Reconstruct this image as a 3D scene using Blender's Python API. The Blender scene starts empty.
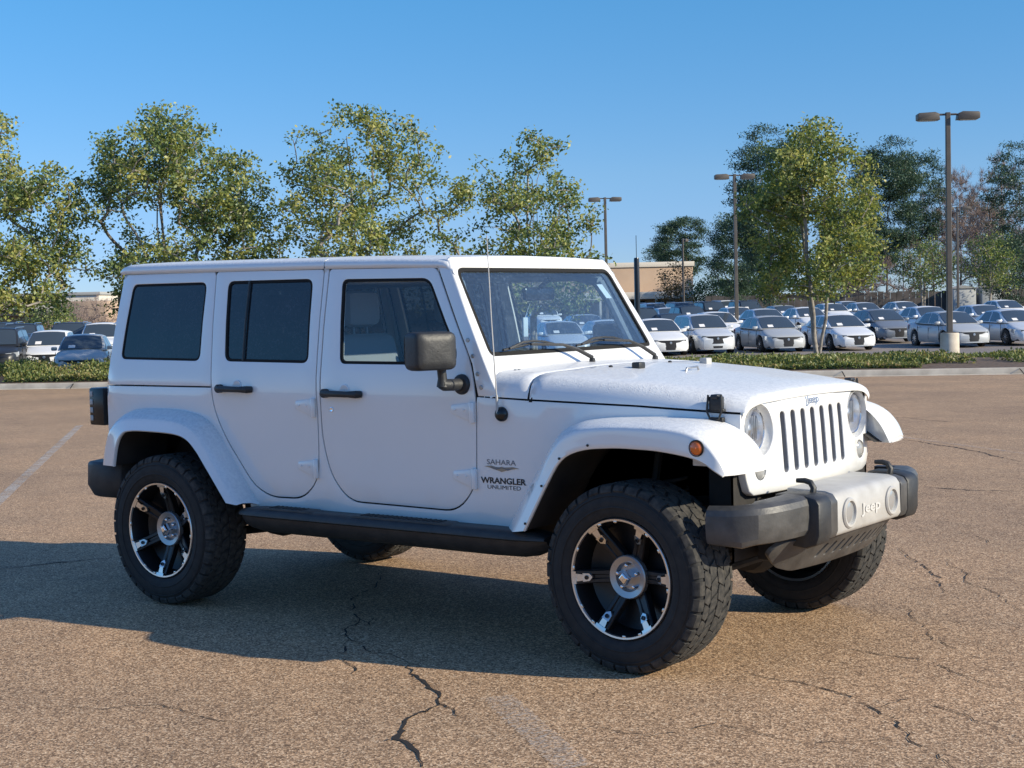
import bpy, bmesh, math, random
from mathutils import Vector, Matrix, geometry
import numpy as np
PI = math.pi
R = math.radians
scene = bpy.context.scene
C = scene.collection

# ------------------------------------------------------------------ camera
CAM = Vector((6.346, -6.164, 1.558))
YAW, PIT, ROL = R(126.981), R(-2.956), R(-1.373)
fw = Vector((math.cos(PIT)*math.cos(YAW), math.cos(PIT)*math.sin(YAW), math.sin(PIT)))
rt = Vector((math.sin(YAW), -math.cos(YAW), 0))
up = rt.cross(fw)
r2 = rt*math.cos(ROL) + up*math.sin(ROL)
u2 = -rt*math.sin(ROL) + up*math.cos(ROL)
cd = bpy.data.cameras.new('camera')
cam = bpy.data.objects.new('camera', cd)
C.objects.link(cam)
m = Matrix((r2, u2, -fw)).transposed().to_4x4()
m.translation = CAM
cam.matrix_world = m
cd.sensor_width = 36
cd.lens = 1500.2/1024*36
cd.clip_start = 0.1
cd.clip_end = 4000
scene.camera = cam

# ------------------------------------------------------------------ light
SUN = Vector((2.05, 0.60, 1.0)).normalized()
SUN_EL = math.asin(SUN.z)
SUN_AZ = math.atan2(SUN.x, SUN.y)          # clockwise from +Y
w = bpy.data.worlds.new('World'); scene.world = w
w.use_nodes = True
nt = w.node_tree
bg = nt.nodes['Background']
sky = nt.nodes.new('ShaderNodeTexSky')
sky.sky_type = 'NISHITA'
sky.sun_disc = False
sky.sun_elevation = SUN_EL
sky.sun_rotation = SUN_AZ
sky.altitude = 3000
sky.air_density = 1.0
sky.dust_density = 0.1
sky.ozone_density = 6
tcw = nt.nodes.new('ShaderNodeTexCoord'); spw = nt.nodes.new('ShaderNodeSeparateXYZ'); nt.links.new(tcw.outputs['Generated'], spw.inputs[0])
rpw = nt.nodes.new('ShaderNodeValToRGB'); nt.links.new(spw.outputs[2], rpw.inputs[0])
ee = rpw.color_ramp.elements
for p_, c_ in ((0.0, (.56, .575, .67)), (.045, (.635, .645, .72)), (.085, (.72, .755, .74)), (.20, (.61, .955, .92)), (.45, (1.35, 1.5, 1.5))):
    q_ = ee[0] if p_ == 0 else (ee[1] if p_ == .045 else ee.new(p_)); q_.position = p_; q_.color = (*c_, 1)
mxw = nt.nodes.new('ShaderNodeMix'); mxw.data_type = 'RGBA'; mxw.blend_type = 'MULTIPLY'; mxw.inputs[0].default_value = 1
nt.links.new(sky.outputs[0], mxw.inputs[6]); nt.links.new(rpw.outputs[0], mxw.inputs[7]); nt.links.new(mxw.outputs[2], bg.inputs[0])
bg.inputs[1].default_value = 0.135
sd = bpy.data.lights.new('sun', 'SUN')
sd.energy = 4.6
sd.angle = R(0.53)
sd.color = (1.0, 0.90, 0.70)
so = bpy.data.objects.new('sun', sd)
C.objects.link(so)
so.rotation_euler = SUN.to_track_quat('Z', 'Y').to_euler()
so.location = (0, 0, 30)
vs = scene.view_settings
scene.display_settings.display_device = 'sRGB'
vs.view_transform = 'Standard'; vs.look = 'None'; vs.gamma = 1; vs.use_curve_mapping = False
vs.exposure = 0.42

# ------------------------------------------------------------------ materials
MATS = {}
def mat(name, col=(.8,.8,.8), rough=.5, metal=0., coat=0., spec=.5, emit=None, fn=None):
    if name in MATS: return MATS[name]
    m = bpy.data.materials.new(name); m.use_nodes = True
    b = m.node_tree.nodes['Principled BSDF']
    b.inputs['Base Color'].default_value = (*col, 1)
    b.inputs['Roughness'].default_value = rough
    b.inputs['Metallic'].default_value = metal
    b.inputs['Coat Weight'].default_value = coat
    b.inputs['Coat Roughness'].default_value = .04
    b.inputs['Specular IOR Level'].default_value = spec
    if fn: fn(m.node_tree, b)
    MATS[name] = m
    return m
def N(t, kind, **kw):
    n = t.nodes.new('ShaderNode'+kind)
    for k, v in kw.items():
        if k in n.inputs.keys(): n.inputs[k].default_value = v
        else: setattr(n, k, v)
    return n
def L(t, a, b): t.links.new(a, b)
def ramp(t, src, stops):
    n = t.nodes.new('ShaderNodeValToRGB'); e = n.color_ramp.elements
    while len(e) < len(stops): e.new(.5)
    for i, (p, c) in enumerate(stops):
        e[i].position = p
        e[i].color = (*c, 1) if hasattr(c, '__len__') else (c, c, c, 1)
    L(t, src, n.inputs[0]); return n
def coords(t, world=False):
    if world: return N(t, 'NewGeometry').outputs['Position']
    return N(t, 'TexCoord').outputs['Object']
def noise(t, co, scale, detail=4, rough=.55):
    n = N(t, 'TexNoise', Scale=scale, Detail=detail, Roughness=rough); L(t, co, n.inputs['Vector']); return n.outputs[0]
def mix(t, f, a, b, mode='MIX'):
    n = t.nodes.new('ShaderNodeMix'); n.data_type = 'RGBA'; n.blend_type = mode
    if hasattr(f, 'links'): L(t, f, n.inputs[0])
    else: n.inputs[0].default_value = f
    for k, v in ((6, a), (7, b)):
        if hasattr(v, 'links'): L(t, v, n.inputs[k])
        else: n.inputs[k].default_value = (*v, 1)
    return n.outputs[2]
def bump(t, b, h, strength, dist):
    n = N(t, 'Bump', Strength=strength, Distance=dist); L(t, h, n.inputs['Height']); L(t, n.outputs[0], b.inputs['Normal'])

def speckle(base, dark, amount, scale, bmp=0., rough=None):
    def fn(t, b):
        co = coords(t)
        a = ramp(t, noise(t, co, scale, 5), [(.35, 0), (.7, amount)])
        L(t, mix(t, a.outputs[0], base, dark), b.inputs['Base Color'])
        if rough:
            r = ramp(t, noise(t, co, scale*.4, 4), [(.3, rough[0]), (.75, rough[1])]); L(t, r.outputs[0], b.inputs['Roughness'])
        if bmp: bump(t, b, noise(t, co, scale*6, 2), bmp, .002)
    return fn
def paint_fn(t, b):
    co = coords(t)
    sz_ = N(t, 'SeparateXYZ'); L(t, co, sz_.inputs[0]); lowm = ramp(t, sz_.outputs[2], [(.50, .75), (.72, .10)]); dirt = ramp(t, mix(t, 1., ramp(t, noise(t, co, 2.6, 6, .65), [(.30, .15), (.75, 1)]).outputs[0], lowm.outputs[0], 'MULTIPLY'), [(0, 0), (1, .85)])
    L(t, mix(t, dirt.outputs[0], (.80, .80, .785), (.60, .56, .50)), b.inputs['Base Color'])
    # dew droplets standing on upward facing surfaces
    geo = N(t, 'NewGeometry'); sep = N(t, 'SeparateXYZ'); L(t, geo.outputs['Normal'], sep.inputs[0])
    upm = ramp(t, sep.outputs[2], [(.35, 0), (.75, 1)])
    v = N(t, 'TexVoronoi', Scale=120.); L(t, co, v.inputs['Vector'])
    d = ramp(t, v.outputs['Distance'], [(.0, 1), (.42, 0)])
    msk = ramp(t, noise(t, co, 9, 3), [(.42, 0), (.58, 1)])
    m1 = mix(t, 1., d.outputs[0], msk.outputs[0], 'MULTIPLY'); m2 = mix(t, 1., m1, upm.outputs[0], 'MULTIPLY')
    bump(t, b, m2, .7, .0022)
    rr = ramp(t, upm.outputs[0], [(0, .16), (1, .46)]); L(t, rr.outputs[0], b.inputs['Roughness'])
    cw = ramp(t, upm.outputs[0], [(0, 1.), (1, .2)]); L(t, cw.outputs[0], b.inputs['Coat Weight'])
    fros = mix(t, mix(t, 1., ramp(t, noise(t, co, 60, 3, .7), [(.4, 0), (.62, .55)]).outputs[0], upm.outputs[0], 'MULTIPLY'), (.80, .80, .785), (.55, .56, .58))
    L(t, mix(t, 1., mix(t, dirt.outputs[0], (1, 1, 1), (.76, .71, .65)), fros, 'MULTIPLY'), b.inputs['Base Color'])
white = mat('white_paint', (.8, .8, .78), .28, coat=.7, fn=paint_fn)
black_plastic = mat('textured_black_plastic', (.02, .021, .023), .5, fn=speckle((.017, .018, .020), (.045, .044, .042), .6, 14, .45))
grey_plastic = mat('weathered_grey_plastic', (.1, .1, .1), .45, fn=speckle((.045, .045, .045), (.11, .105, .10), .8, 9, .5))
trim_black = mat('gloss_black_trim', (.012, .012, .013), .22)
under = mat('underbody_black', (.018, .017, .016), .8, fn=speckle((.014, .014, .014), (.05, .04, .032), .5, 7))
seam = mat('rubber_seal', (.004, .004, .004), .9)
reflector_m = mat('lamp_reflector', (.92, .92, .92), .30, metal=.75)
rubber = mat('tyre_rubber', (.012, .012, .012), .75, fn=speckle((.0105, .0105, .011), (.035, .031, .027), .5, 22, .15))
tread_m = mat('tread_rubber', (.05, .05, .045), .9, fn=speckle((.020, .020, .020), (.085, .076, .064), .7, 40, .2))
machined = mat('machined_aluminium', (.72, .70, .67), .3, metal=1.)
chrome = mat('chrome', (.85, .86, .88), .07, metal=1.)
dull_silver = mat('dull_silver', (.42, .42, .42), .35, metal=.8)
rim_black = mat('satin_black_wheel', (.008, .008, .009), .4, coat=.1)
amber = mat('amber_lens', (.75, .16, .02), .15, coat=.6)
red_lens = mat('red_lens', (.35, .01, .01), .15, coat=.6)
silver_pl = mat('silver_painted_plastic', (.46, .45, .43), .42, fn=speckle((.47, .46, .44), (.34, .325, .30), .7, 9))
lens_white = mat('frosted_lens', (.78, .78, .76), .18, coat=.6)
decal = mat('black_decal', (.012, .014, .02), .35)
decal_grey = mat('grey_decal', (.16, .16, .17), .4)
decal_tan = mat('tan_decal', (.36, .27, .18), .4)
badge_blue = mat('badge_blue', (.16, .20, .30), .3, metal=.3)
cloth = mat('seat_fabric', (.28, .28, .28), .9)
dash_m = mat('dashboard_plastic', (.045, .047, .052), .7)
liner = mat('headliner', (.12, .12, .12), .9)
paper = mat('white_paper', (.8, .78, .76), .7)
pink = mat('pink_print', (.65, .30, .28), .7)

def glass_mat(name, tint, ior=1.5, rough=.0, dirt=0., body=None):
    m = bpy.data.materials.new(name); m.use_nodes = True; t = m.node_tree; t.nodes.clear()
    out = N(t, 'OutputMaterial'); tr = N(t, 'BsdfTransparent'); tr.inputs[0].default_value = (*tint, 1)
    gl = N(t, 'BsdfGlossy'); gl.inputs['Roughness'].default_value = rough; gl.inputs[0].default_value = (1, 1, 1, 1)
    fr = N(t, 'Fresnel'); bf = N(t, 'NewGeometry').outputs['Backfacing']; mi_ = N(t, 'MapRange'); mi_.inputs[3].default_value = ior; mi_.inputs[4].default_value = 1/ior; L(t, bf, mi_.inputs[0]); L(t, mi_.outputs[0], fr.inputs[0]); mx = N(t, 'MixShader'); L(t, fr.outputs[0], mx.inputs[0])
    L(t, tr.outputs[0], mx.inputs[1]); L(t, gl.outputs[0], mx.inputs[2]); last = mx.outputs[0]
    if dirt:
        df = N(t, 'BsdfDiffuse'); df.inputs[0].default_value = (*(body or (.6, .6, .6)), 1)
        co = coords(t)
        v = ramp(t, noise(t, co, 70, 3, .7), [(.50, dirt*.35), (.72, dirt)])
        v2 = ramp(t, noise(t, co, 2.2, 4), [(.3, .35), (.7, 1)])
        f = mix(t, 1., v.outputs[0], v2.outputs[0], 'MULTIPLY')
        m2 = N(t, 'MixShader'); L(t, f, m2.inputs[0]); L(t, last, m2.inputs[1]); L(t, df.outputs[0], m2.inputs[2]); last = m2.outputs[0]
    L(t, last, out.inputs[0]); MATS[name] = m; return m
glass_clear = glass_mat('window_glass', (.84, .90, .93), ior=1.5, dirt=.07, body=(.45, .6, .8))
glass_ws = glass_mat('windscreen_glass', (.62, .76, .86), ior=1.85, dirt=.15, body=(.42, .6, .85))  # blue body puts sky reflection into the colour of the dirt film
glass_dark = glass_mat('privacy_glass', (.035, .04, .045), ior=1.55, dirt=.20, body=(.30, .34, .42))
glass_lens = glass_mat('lens_glass', (.92, .93, .95), dirt=.05)
glass_far = mat('parked_car_glass', (.045, .06, .075), .10, coat=.4, spec=.7)

# ------------------------------------------------------------------ mesh helpers
def tag(o, label=None, cat=None, group=None, kind=None):
    if label: o['label'] = label
    if cat: o['category'] = cat
    if group: o['group'] = group
    if kind: o['kind'] = kind
    return o
def empty(name, loc=(0, 0, 0), rz=0.):
    o = bpy.data.objects.new(name, None); C.objects.link(o); o.location = loc; o.rotation_euler = (0, 0, rz)
    o.empty_display_size = .2
    return o
def mesh_obj(name, verts, faces, material, parent=None, smooth=True, mats=None, midx=None, sharp=35):
    me = bpy.data.meshes.new(name); me.from_pydata([tuple(v) for v in verts], [], faces)
    for mm in (mats or [material]): me.materials.append(mm)
    if midx is not None: me.polygons.foreach_set('material_index', midx)
    if smooth:
        me.polygons.foreach_set('use_smooth', [True]*len(me.polygons))
        me.set_sharp_from_angle(angle=R(sharp))
    me.update()
    o = bpy.data.objects.new(name, me); C.objects.link(o)
    if parent is not None: o.parent = parent
    return o
class MB:
    """collects primitives for ONE mesh"""
    def __init__(s): s.v = []; s.f = []; s.mi = []
    def add(s, vs, fs, M=None, mi=0):
        k = len(s.v)
        s.v += [tuple(M @ Vector(p)) if M else tuple(p) for p in vs]
        s.f += [tuple(i+k for i in f) for f in fs]; s.mi += [mi]*len(fs); return s
    def box(s, x0, x1, y0, y1, z0, z1, b=0., M=None, mi=0):
        bm = bmesh.new(); bmesh.ops.create_cube(bm, size=1)
        for q in bm.verts: q.co = Vector((x0+(q.co.x+.5)*(x1-x0), y0+(q.co.y+.5)*(y1-y0), z0+(q.co.z+.5)*(z1-z0)))
        if b: bmesh.ops.bevel(bm, geom=bm.edges[:], offset=min(b, .49*min(abs(x1-x0), abs(y1-y0), abs(z1-z0))), segments=2, affect='EDGES', profile=.5)
        bm.verts.index_update()
        s.add([q.co for q in bm.verts], [[q.index for q in f.verts] for f in bm.faces], M, mi); bm.free(); return s
    def lathe(s, prof, n=32, axis='y', M=None, mi=0, cap=False, a0=0, a1=2*PI):
        vs = []; fs = []; full = abs(a1-a0-2*PI) < 1e-6; k = len(prof); nn = n if full else n+1
        for i in range(nn):
            a = a0+(a1-a0)*i/n; c, q = math.cos(a), math.sin(a)
            for (o, r) in prof:
                vs.append({'y': (r*c, o, r*q), 'z': (r*c, r*q, o), 'x': (o, r*c, r*q)}[axis])
        for i in range(n):
            j = (i+1) % nn
            for p in range(k-1): fs.append((i*k+p, i*k+p+1, j*k+p+1, j*k+p))
        if cap and full:
            fs.append(tuple(i*k for i in range(n))); fs.append(tuple(i*k+k-1 for i in range(n))[::-1])
        return s.add(vs, fs, M, mi)
    def tube(s, pts, rad, n=8, mi=0, M=None):
        pts = [Vector(p) for p in pts]; rr = rad if hasattr(rad, '__len__') else [rad]*len(pts)
        vs = []; fs = []
        ref = None
        for i, p in enumerate(pts):
            d = (pts[min(i+1, len(pts)-1)]-pts[max(i-1, 0)]).normalized()
            if ref is None: ref = d.orthogonal().normalized()
            a = (ref - d*ref.dot(d))
            a = a.normalized() if a.length > 1e-6 else d.orthogonal().normalized()
            ref = a; b = d.cross(a)
            for k in range(n):
                t = 2*PI*k/n; vs.append(p+(a*math.cos(t)+b*math.sin(t))*rr[i])
        for i in range(len(pts)-1):
            for k in range(n): fs.append((i*n+k, i*n+(k+1) % n, (i+1)*n+(k+1) % n, (i+1)*n+k))
        fs.append(tuple(range(n))[::-1]); fs.append(tuple((len(pts)-1)*n+k for k in range(n)))
        return s.add(vs, fs, M, mi)
    def grid(s, rows, mi=0, closed=False, M=None):
        k = len(rows[0]); vs = [p for r in rows for p in r]; fs = []
        for i in range(len(rows)-1):
            for j in range(k if closed else k-1):
                j2 = (j+1) % k; fs.append((i*k+j, i*k+j2, (i+1)*k+j2, (i+1)*k+j))
        return s.add(vs, fs, M, mi)
    def prism(s, poly, a, b, axis='y', M=None, mi=0):
        n = len(poly)
        P = {'y': lambda u, v, t: (u, t, v), 'x': lambda u, v, t: (t, u, v), 'z': lambda u, v, t: (u, v, t)}[axis]
        vs = [P(u, v, a) for u, v in poly]+[P(u, v, b) for u, v in poly]
        fs = [tuple(range(n)), tuple(range(n, 2*n))[::-1]]+[(i, (i+1) % n, n+(i+1) % n, n+i) for i in range(n)]
        return s.add(vs, fs, M, mi)
    def build(s, name, mats, parent=None, smooth=True, bevel=0., sharp=35, seg=2):
        mats = mats if isinstance(mats, (list, tuple)) else [mats]
        me = bpy.data.meshes.new(name)
        bm = bmesh.new()
        vv = [bm.verts.new(p) for p in s.v]
        for f, mi in zip(s.f, s.mi):
            try:
                q = bm.faces.new([vv[i] for i in f]); q.material_index = mi
            except ValueError: pass
        bmesh.ops.remove_doubles(bm, verts=bm.verts, dist=1e-5)
        bmesh.ops.recalc_face_normals(bm, faces=bm.faces)
        if bevel:
            ed = [e for e in bm.edges if len(e.link_faces) == 2 and e.calc_face_angle(0) > R(35)]
            bmesh.ops.bevel(bm, geom=ed, offset=bevel, segments=seg, affect='EDGES', profile=.5, clamp_overlap=True)
        bm.to_mesh(me); bm.free()
        for mm in mats: me.materials.append(mm)
        if smooth:
            me.polygons.foreach_set('use_smooth', [True]*len(me.polygons)); me.set_sharp_from_angle(angle=R(sharp))
        o = bpy.data.objects.new(name, me); C.objects.link(o)
        if parent is not None: o.parent = parent
        return o

def rpoly(pts, rad=.03, n=5):
    """round the corners of a polygon; rad may be a list"""
    out = []; k = len(pts)
    for i, p in enumerate(pts):
        p = Vector(p); a = Vector(pts[i-1]); b = Vector(pts[(i+1) % k])
        r = rad[i] if hasattr(rad, '__len__') else rad
        if r <= 0: out.append(tuple(p)); continue
        da = (a-p); db = (b-p); la, lb = da.length, db.length
        t = min(r, .48*la, .48*lb); p0 = p+da/la*t; p1 = p+db/lb*t
        for j in range(n+1):
            u = j/n; out.append(tuple(p0*(1-u)**2+p*2*u*(1-u)+p1*u*u))
    return out
def area(p): return sum(p[i-1][0]*p[i][1]-p[i][0]*p[i-1][1] for i in range(len(p)))/2
def inset(p, d):
    """shrink polygon by d"""
    s = 1 if area(p) > 0 else -1; out = []; k = len(p)
    for i in range(k):
        a = Vector(p[i-1]); b = Vector(p[i]); c = Vector(p[(i+1) % k])
        e1 = (b-a); e2 = (c-b)
        if e1.length < 1e-7 or e2.length < 1e-7: out.append(tuple(b)); continue
        n1 = Vector((-e1.y, e1.x)).normalized()*s; n2 = Vector((-e2.y, e2.x)).normalized()*s
        n = n1+n2; n = n/max(n.length_squared, .5)*2
        out.append(tuple(b+n*d))
    return out
def dens(p, h):
    out = []
    for i in range(len(p)):
        a = Vector(p[i]); b = Vector(p[(i+1) % len(p)]); n = max(1, int(math.ceil((b-a).length/h)))
        for j in range(n): out.append(tuple(a.lerp(b, j/n)))
    return out
def panel(name, outline, holes, fmap, material, parent=None, thick=.03, bevel=.004, h=.09, back=False):
    """sheet cut out in a 2D chart and mapped by fmap(u, v, depth)"""
    loops = [dens(outline, h)]+[dens(q, h) for q in holes]
    pts = []; edges = []
    for lp in loops:
        k = len(pts); pts += lp; edges += [(k+i, k+(i+1) % len(lp)) for i in range(len(lp))]
    nb = len(pts)
    us = [p[0] for p in outline]; vs_ = [p[1] for p in outline]
    arr = np.array(pts)
    u = min(us)+h*.5
    while u < max(us):
        v = min(vs_)+h*.5
        while v < max(vs_):
            if np.min((arr[:, 0]-u)**2+(arr[:, 1]-v)**2) > (h*.5)**2: pts.append((u, v))
            v += h
        u += h
    rv, re_, rf, ov, oe, of_ = geometry.delaunay_2d_cdt([Vector(p) for p in pts], edges, [], 1, 1e-5)
    bm = bmesh.new()
    vv = [bm.verts.new(fmap(p[0], p[1], 0.)) for p in rv]
    HP = [np.array(q) for q in loops[1:]]+[np.array(loops[0])]
    def inpoly(P, x, y):
        a = P; b = np.roll(P, -1, 0); c = (a[:, 1] > y) != (b[:, 1] > y)
        with np.errstate(divide='ignore', invalid='ignore'): xi = (b[:, 0]-a[:, 0])*(y-a[:, 1])/(b[:, 1]-a[:, 1])+a[:, 0]
        return (np.sum(c & (x < xi)) % 2) == 1
    for f in rf:
        cx_ = sum(rv[i][0] for i in f)/len(f); cy_ = sum(rv[i][1] for i in f)/len(f)
        if any(inpoly(q, cx_, cy_) for q in HP[:-1]) or not inpoly(HP[-1], cx_, cy_): continue
        try: bm.faces.new([vv[i] for i in f])
        except ValueError: pass
    for q in [q for q in bm.verts if not q.link_faces]: 
        pass
    idx = {q: i for i, q in enumerate(vv)}
    be = [e for e in bm.edges if len(e.link_faces) == 1]
    low = {}
    for e in be:
        for q in e.verts:
            if q not in low: p = rv[idx[q]]; low[q] = bm.verts.new(fmap(p[0], p[1], thick))
    rim = []
    for e in be:
        a, b = e.verts; rim.append(bm.faces.new((a, b, low[b], low[a])))
    if back:
        inner = {}
        for f in list(bm.faces):
            if f in rim: continue
            fs = []
            for q in f.verts:
                if q in low: fs.append(low[q])
                else:
                    if q not in inner: p = rv[idx[q]]; inner[q] = bm.verts.new(fmap(p[0], p[1], thick))
                    fs.append(inner[q])
            try: bm.faces.new(fs[::-1])
            except ValueError: pass
    for q in [q for q in bm.verts if not q.link_faces]: bm.verts.remove(q)
    bmesh.ops.recalc_face_normals(bm, faces=bm.faces)
    if bevel:
        bmesh.ops.bevel(bm, geom=[e for e in be if e.is_valid], offset=bevel, segments=3, affect='EDGES', profile=.5, clamp_overlap=True)
    me = bpy.data.meshes.new(name); bm.to_mesh(me); bm.free()
    me.materials.append(material)
    me.polygons.foreach_set('use_smooth', [True]*len(me.polygons)); me.set_sharp_from_angle(angle=R(38))
    o = bpy.data.objects.new(name, me); C.objects.link(o)
    if parent is not None: o.parent = parent
    return o
def text_mesh(name, s, width, height, loc, rot, material, parent, ext=.0015, bold=0., shear=0.):
    cu = bpy.data.curves.new(name, 'FONT'); cu.body = s; cu.size = 1; cu.extrude = 0; cu.offset = bold; cu.shear = shear
    cu.align_x = 'CENTER'; cu.align_y = 'CENTER'; cu.resolution_u = 3
    t = bpy.data.objects.new(name, cu); C.objects.link(t)
    bpy.context.view_layer.update()
    me = bpy.data.meshes.new_from_object(t.evaluated_get(bpy.context.evaluated_depsgraph_get()))
    bpy.data.objects.remove(t)
    xs = [v.co.x for v in me.vertices]; ys = [v.co.y for v in me.vertices]
    cx, cy = (max(xs)+min(xs))/2, (max(ys)+min(ys))/2; sx = width/(max(xs)-min(xs)); sy = height/(max(ys)-min(ys))
    vs = [((v.co.x-cx)*sx, (v.co.y-cy)*sy, 0) for v in me.vertices]
    fs = [tuple(p.vertices) for p in me.polygons]
    bpy.data.meshes.remove(me)
    M = Matrix.Translation(loc) @ rot.to_matrix().to_4x4()
    return mesh_obj(name, [M @ Vector(v) for v in vs], fs, material, parent, smooth=False)
from mathutils import Euler
def itp(x, xs, ys): return float(np.interp(x, xs, ys))
def spline(pts, n):
    """Catmull-Rom through 3D points"""
    P = [Vector(p) for p in pts]; out = []
    for i in range(len(P)-1):
        a, b, c, d = P[max(i-1, 0)], P[i], P[i+1], P[min(i+2, len(P)-1)]
        for j in range(n):
            t = j/n
            out.append(.5*((2*b)+(c-a)*t+(2*a-5*b+4*c-d)*t*t+(3*b-a-3*c+d)*t**3))
    out.append(P[-1]); return out

# ================================================================== THE WHITE OFF-ROAD VEHICLE
# own frame: x forward from the rear axle, y to its left, z up; the photographed side is y < 0
car = empty('off_road_vehicle')
tag(car, 'large white four-door off-road vehicle with black step and black spoked wheels filling the foreground', 'car')
ZS = [.40, .55, .66, 1.10, 1.17, 1.24, 1.50, 1.77, 1.90]; WS = [.755, .769, .776, .785, .785, .778, .735, .677, .640]
HX = [2.05, 2.383, 2.75, 3.10, 3.37]; HW = [.785, .783, .742, .688, .636]
def hw(x, z):
    a = itp(z, ZS, WS)
    if x > 2.1: a = min(a, itp(x, HX, HW)-(.785-a)*.6)
    return a
CR = .10
def side_map(sgn, out=0.):
    def f(s, z, d):
        if s < -.53:          # wrap round the rear corner
            th = min((-.53-s)/CR, PI/2); extra = max(0, (-.53-s)-CR*PI/2)
            w_ = hw(-.53, z)+out
            cx, cy = -.53, w_-CR; rr = CR-d
            x = cx-rr*math.sin(th); y = cy+rr*math.cos(th)-extra
        else:
            x = s; y = hw(s, z)+out-d
        x += 0 if s > -.3 else (-.3-s)*(z-1.17)*(.30 if z > 1.17 else .12)
        return Vector((x, sgn*y, z))
    return f
def zseam(x): return itp(x, [2.05, 2.383, 2.9, 3.40], [1.151, 1.140, 1.120, 1.090])
rdoor = [(.256, 1.780), (1.048, 1.766), (1.062, 1.30), (1.074, .965), (1.062, .72), (.95, .617), (.72, .612), (.60, .665), (.40, .905), (.318, 1.06), (.300, 1.22)]
rdoor_r = [.02, .02, 0, .1, .10, .10, .09, .08, .1, .08, .1]
fdoor = [(1.090, 1.766), (1.786, 1.750), (2.050, 1.294), (2.086, 1.134), (2.068, .74), (1.955, .616), (1.275, .622), (1.16, .735), (1.106, .916), (1.100, 1.30)]
fdoor_r = [.02, .03, .2, .1, .13, .11, .07, .1, .12, .1]
RD = rpoly(rdoor, rdoor_r); FD = rpoly(fdoor, fdoor_r)
# arches follow the flare roots
rearT = [(-.59, .727), (-.556, .842), (-.48, .952), (-.336, 1.035), (-.067, 1.048), (.12, 1.036), (.253, 1.001), (.345, .930), (.473, .763), (.626, .565)]
rearL = [(-.355, .735), (-.325, .845), (-.280, .910), (-.205, .936), (.0, .938), (.167, .929), (.257, .903), (.324, .85), (.382, .784), (.547, .585)]
frontT = [(2.235, .545), (2.39, .78), (2.53, .98), (2.64, 1.045), (2.76, 1.068), (2.95, 1.075), (3.15, 1.075), (3.28, 1.06), (3.37, 1.02)]
def lerp2(a, b, t): return (a[0]+(b[0]-a[0])*t, a[1]+(b[1]-a[1])*t)
tub = [(-.70, .70), (-.70, 1.166), (.298, 1.166)]
rd_in = inset(RD, -.008); fd_in = inset(FD, -.008)
def cut_between(poly, a, b, rev=False):
    """the run of a closed polygon between its vertices nearest a and b"""
    n = len(poly)
    ia = min(range(n), key=lambda i: (poly[i][0]-a[0])**2+(poly[i][1]-a[1])**2)
    ib = min(range(n), key=lambda i: (poly[i][0]-b[0])**2+(poly[i][1]-b[1])**2)
    st = -1 if rev else 1; out = [poly[ia]]; i = ia
    while i != ib: i = (i+st) % n; out.append(poly[i])
    return out
tub += cut_between(rd_in, (.30, 1.16), (1.050, 1.762), rev=True)
tub += [(1.060, 1.768), (1.080, 1.766)]
tub += cut_between(fd_in, (1.086, 1.757), (2.092, 1.134), rev=True)
tub += [(2.094, 1.147), (2.383, 1.135), (2.9, 1.115), (3.365, 1.086), (3.365, .90), (3.30, .93)]
tub += [(3.15, 1.01), (2.80, 1.01), (2.62, .97), (2.45, .80), (2.30, .548), (2.23, .545), (.62, .560), (.585, .563)]
tub += [(.40, .80), (.27, .94), (.10, .985), (-.25, .985), (-.40, .92), (-.48, .82), (-.52, .70)]
# drop repeated points
def clean(p):
    o = []
    for q in p:
        if not o or (q[0]-o[-1][0])**2+(q[1]-o[-1][1])**2 > 1e-6: o.append(q)
    return o
tub = clean(tub)
htop = clean([(-.70, 1.174), (-.68, 1.790), (.234, 1.786)]+cut_between(rd_in, (.253, 1.765), (.303, 1.20), rev=True)[1:]+[(.294, 1.174)])
qwin = rpoly([(-.452, 1.732), (.186, 1.727), (.197, 1.307), (-.470, 1.316)], .045)
rwin = rpoly([(.352, 1.728), (.980, 1.722), (1.006, 1.298), (.392, 1.306)], .045)
fwin = rpoly([(1.182, 1.714), (1.752, 1.703), (1.962, 1.36), (1.958, 1.292), (1.222, 1.296)], [.04, .05, .07, .03, .035])
frame_poly = [(2.098, 1.151), (2.055, 1.296), (1.92, 1.533), (1.794, 1.752), (1.79, 1.790), (1.850, 1.792), (1.985, 1.56), (2.112, 1.336), (2.205, 1.18), (2.20, 1.151)]
tub_m = mat('body_side_inner', (.02, .02, .02), .8)
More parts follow.
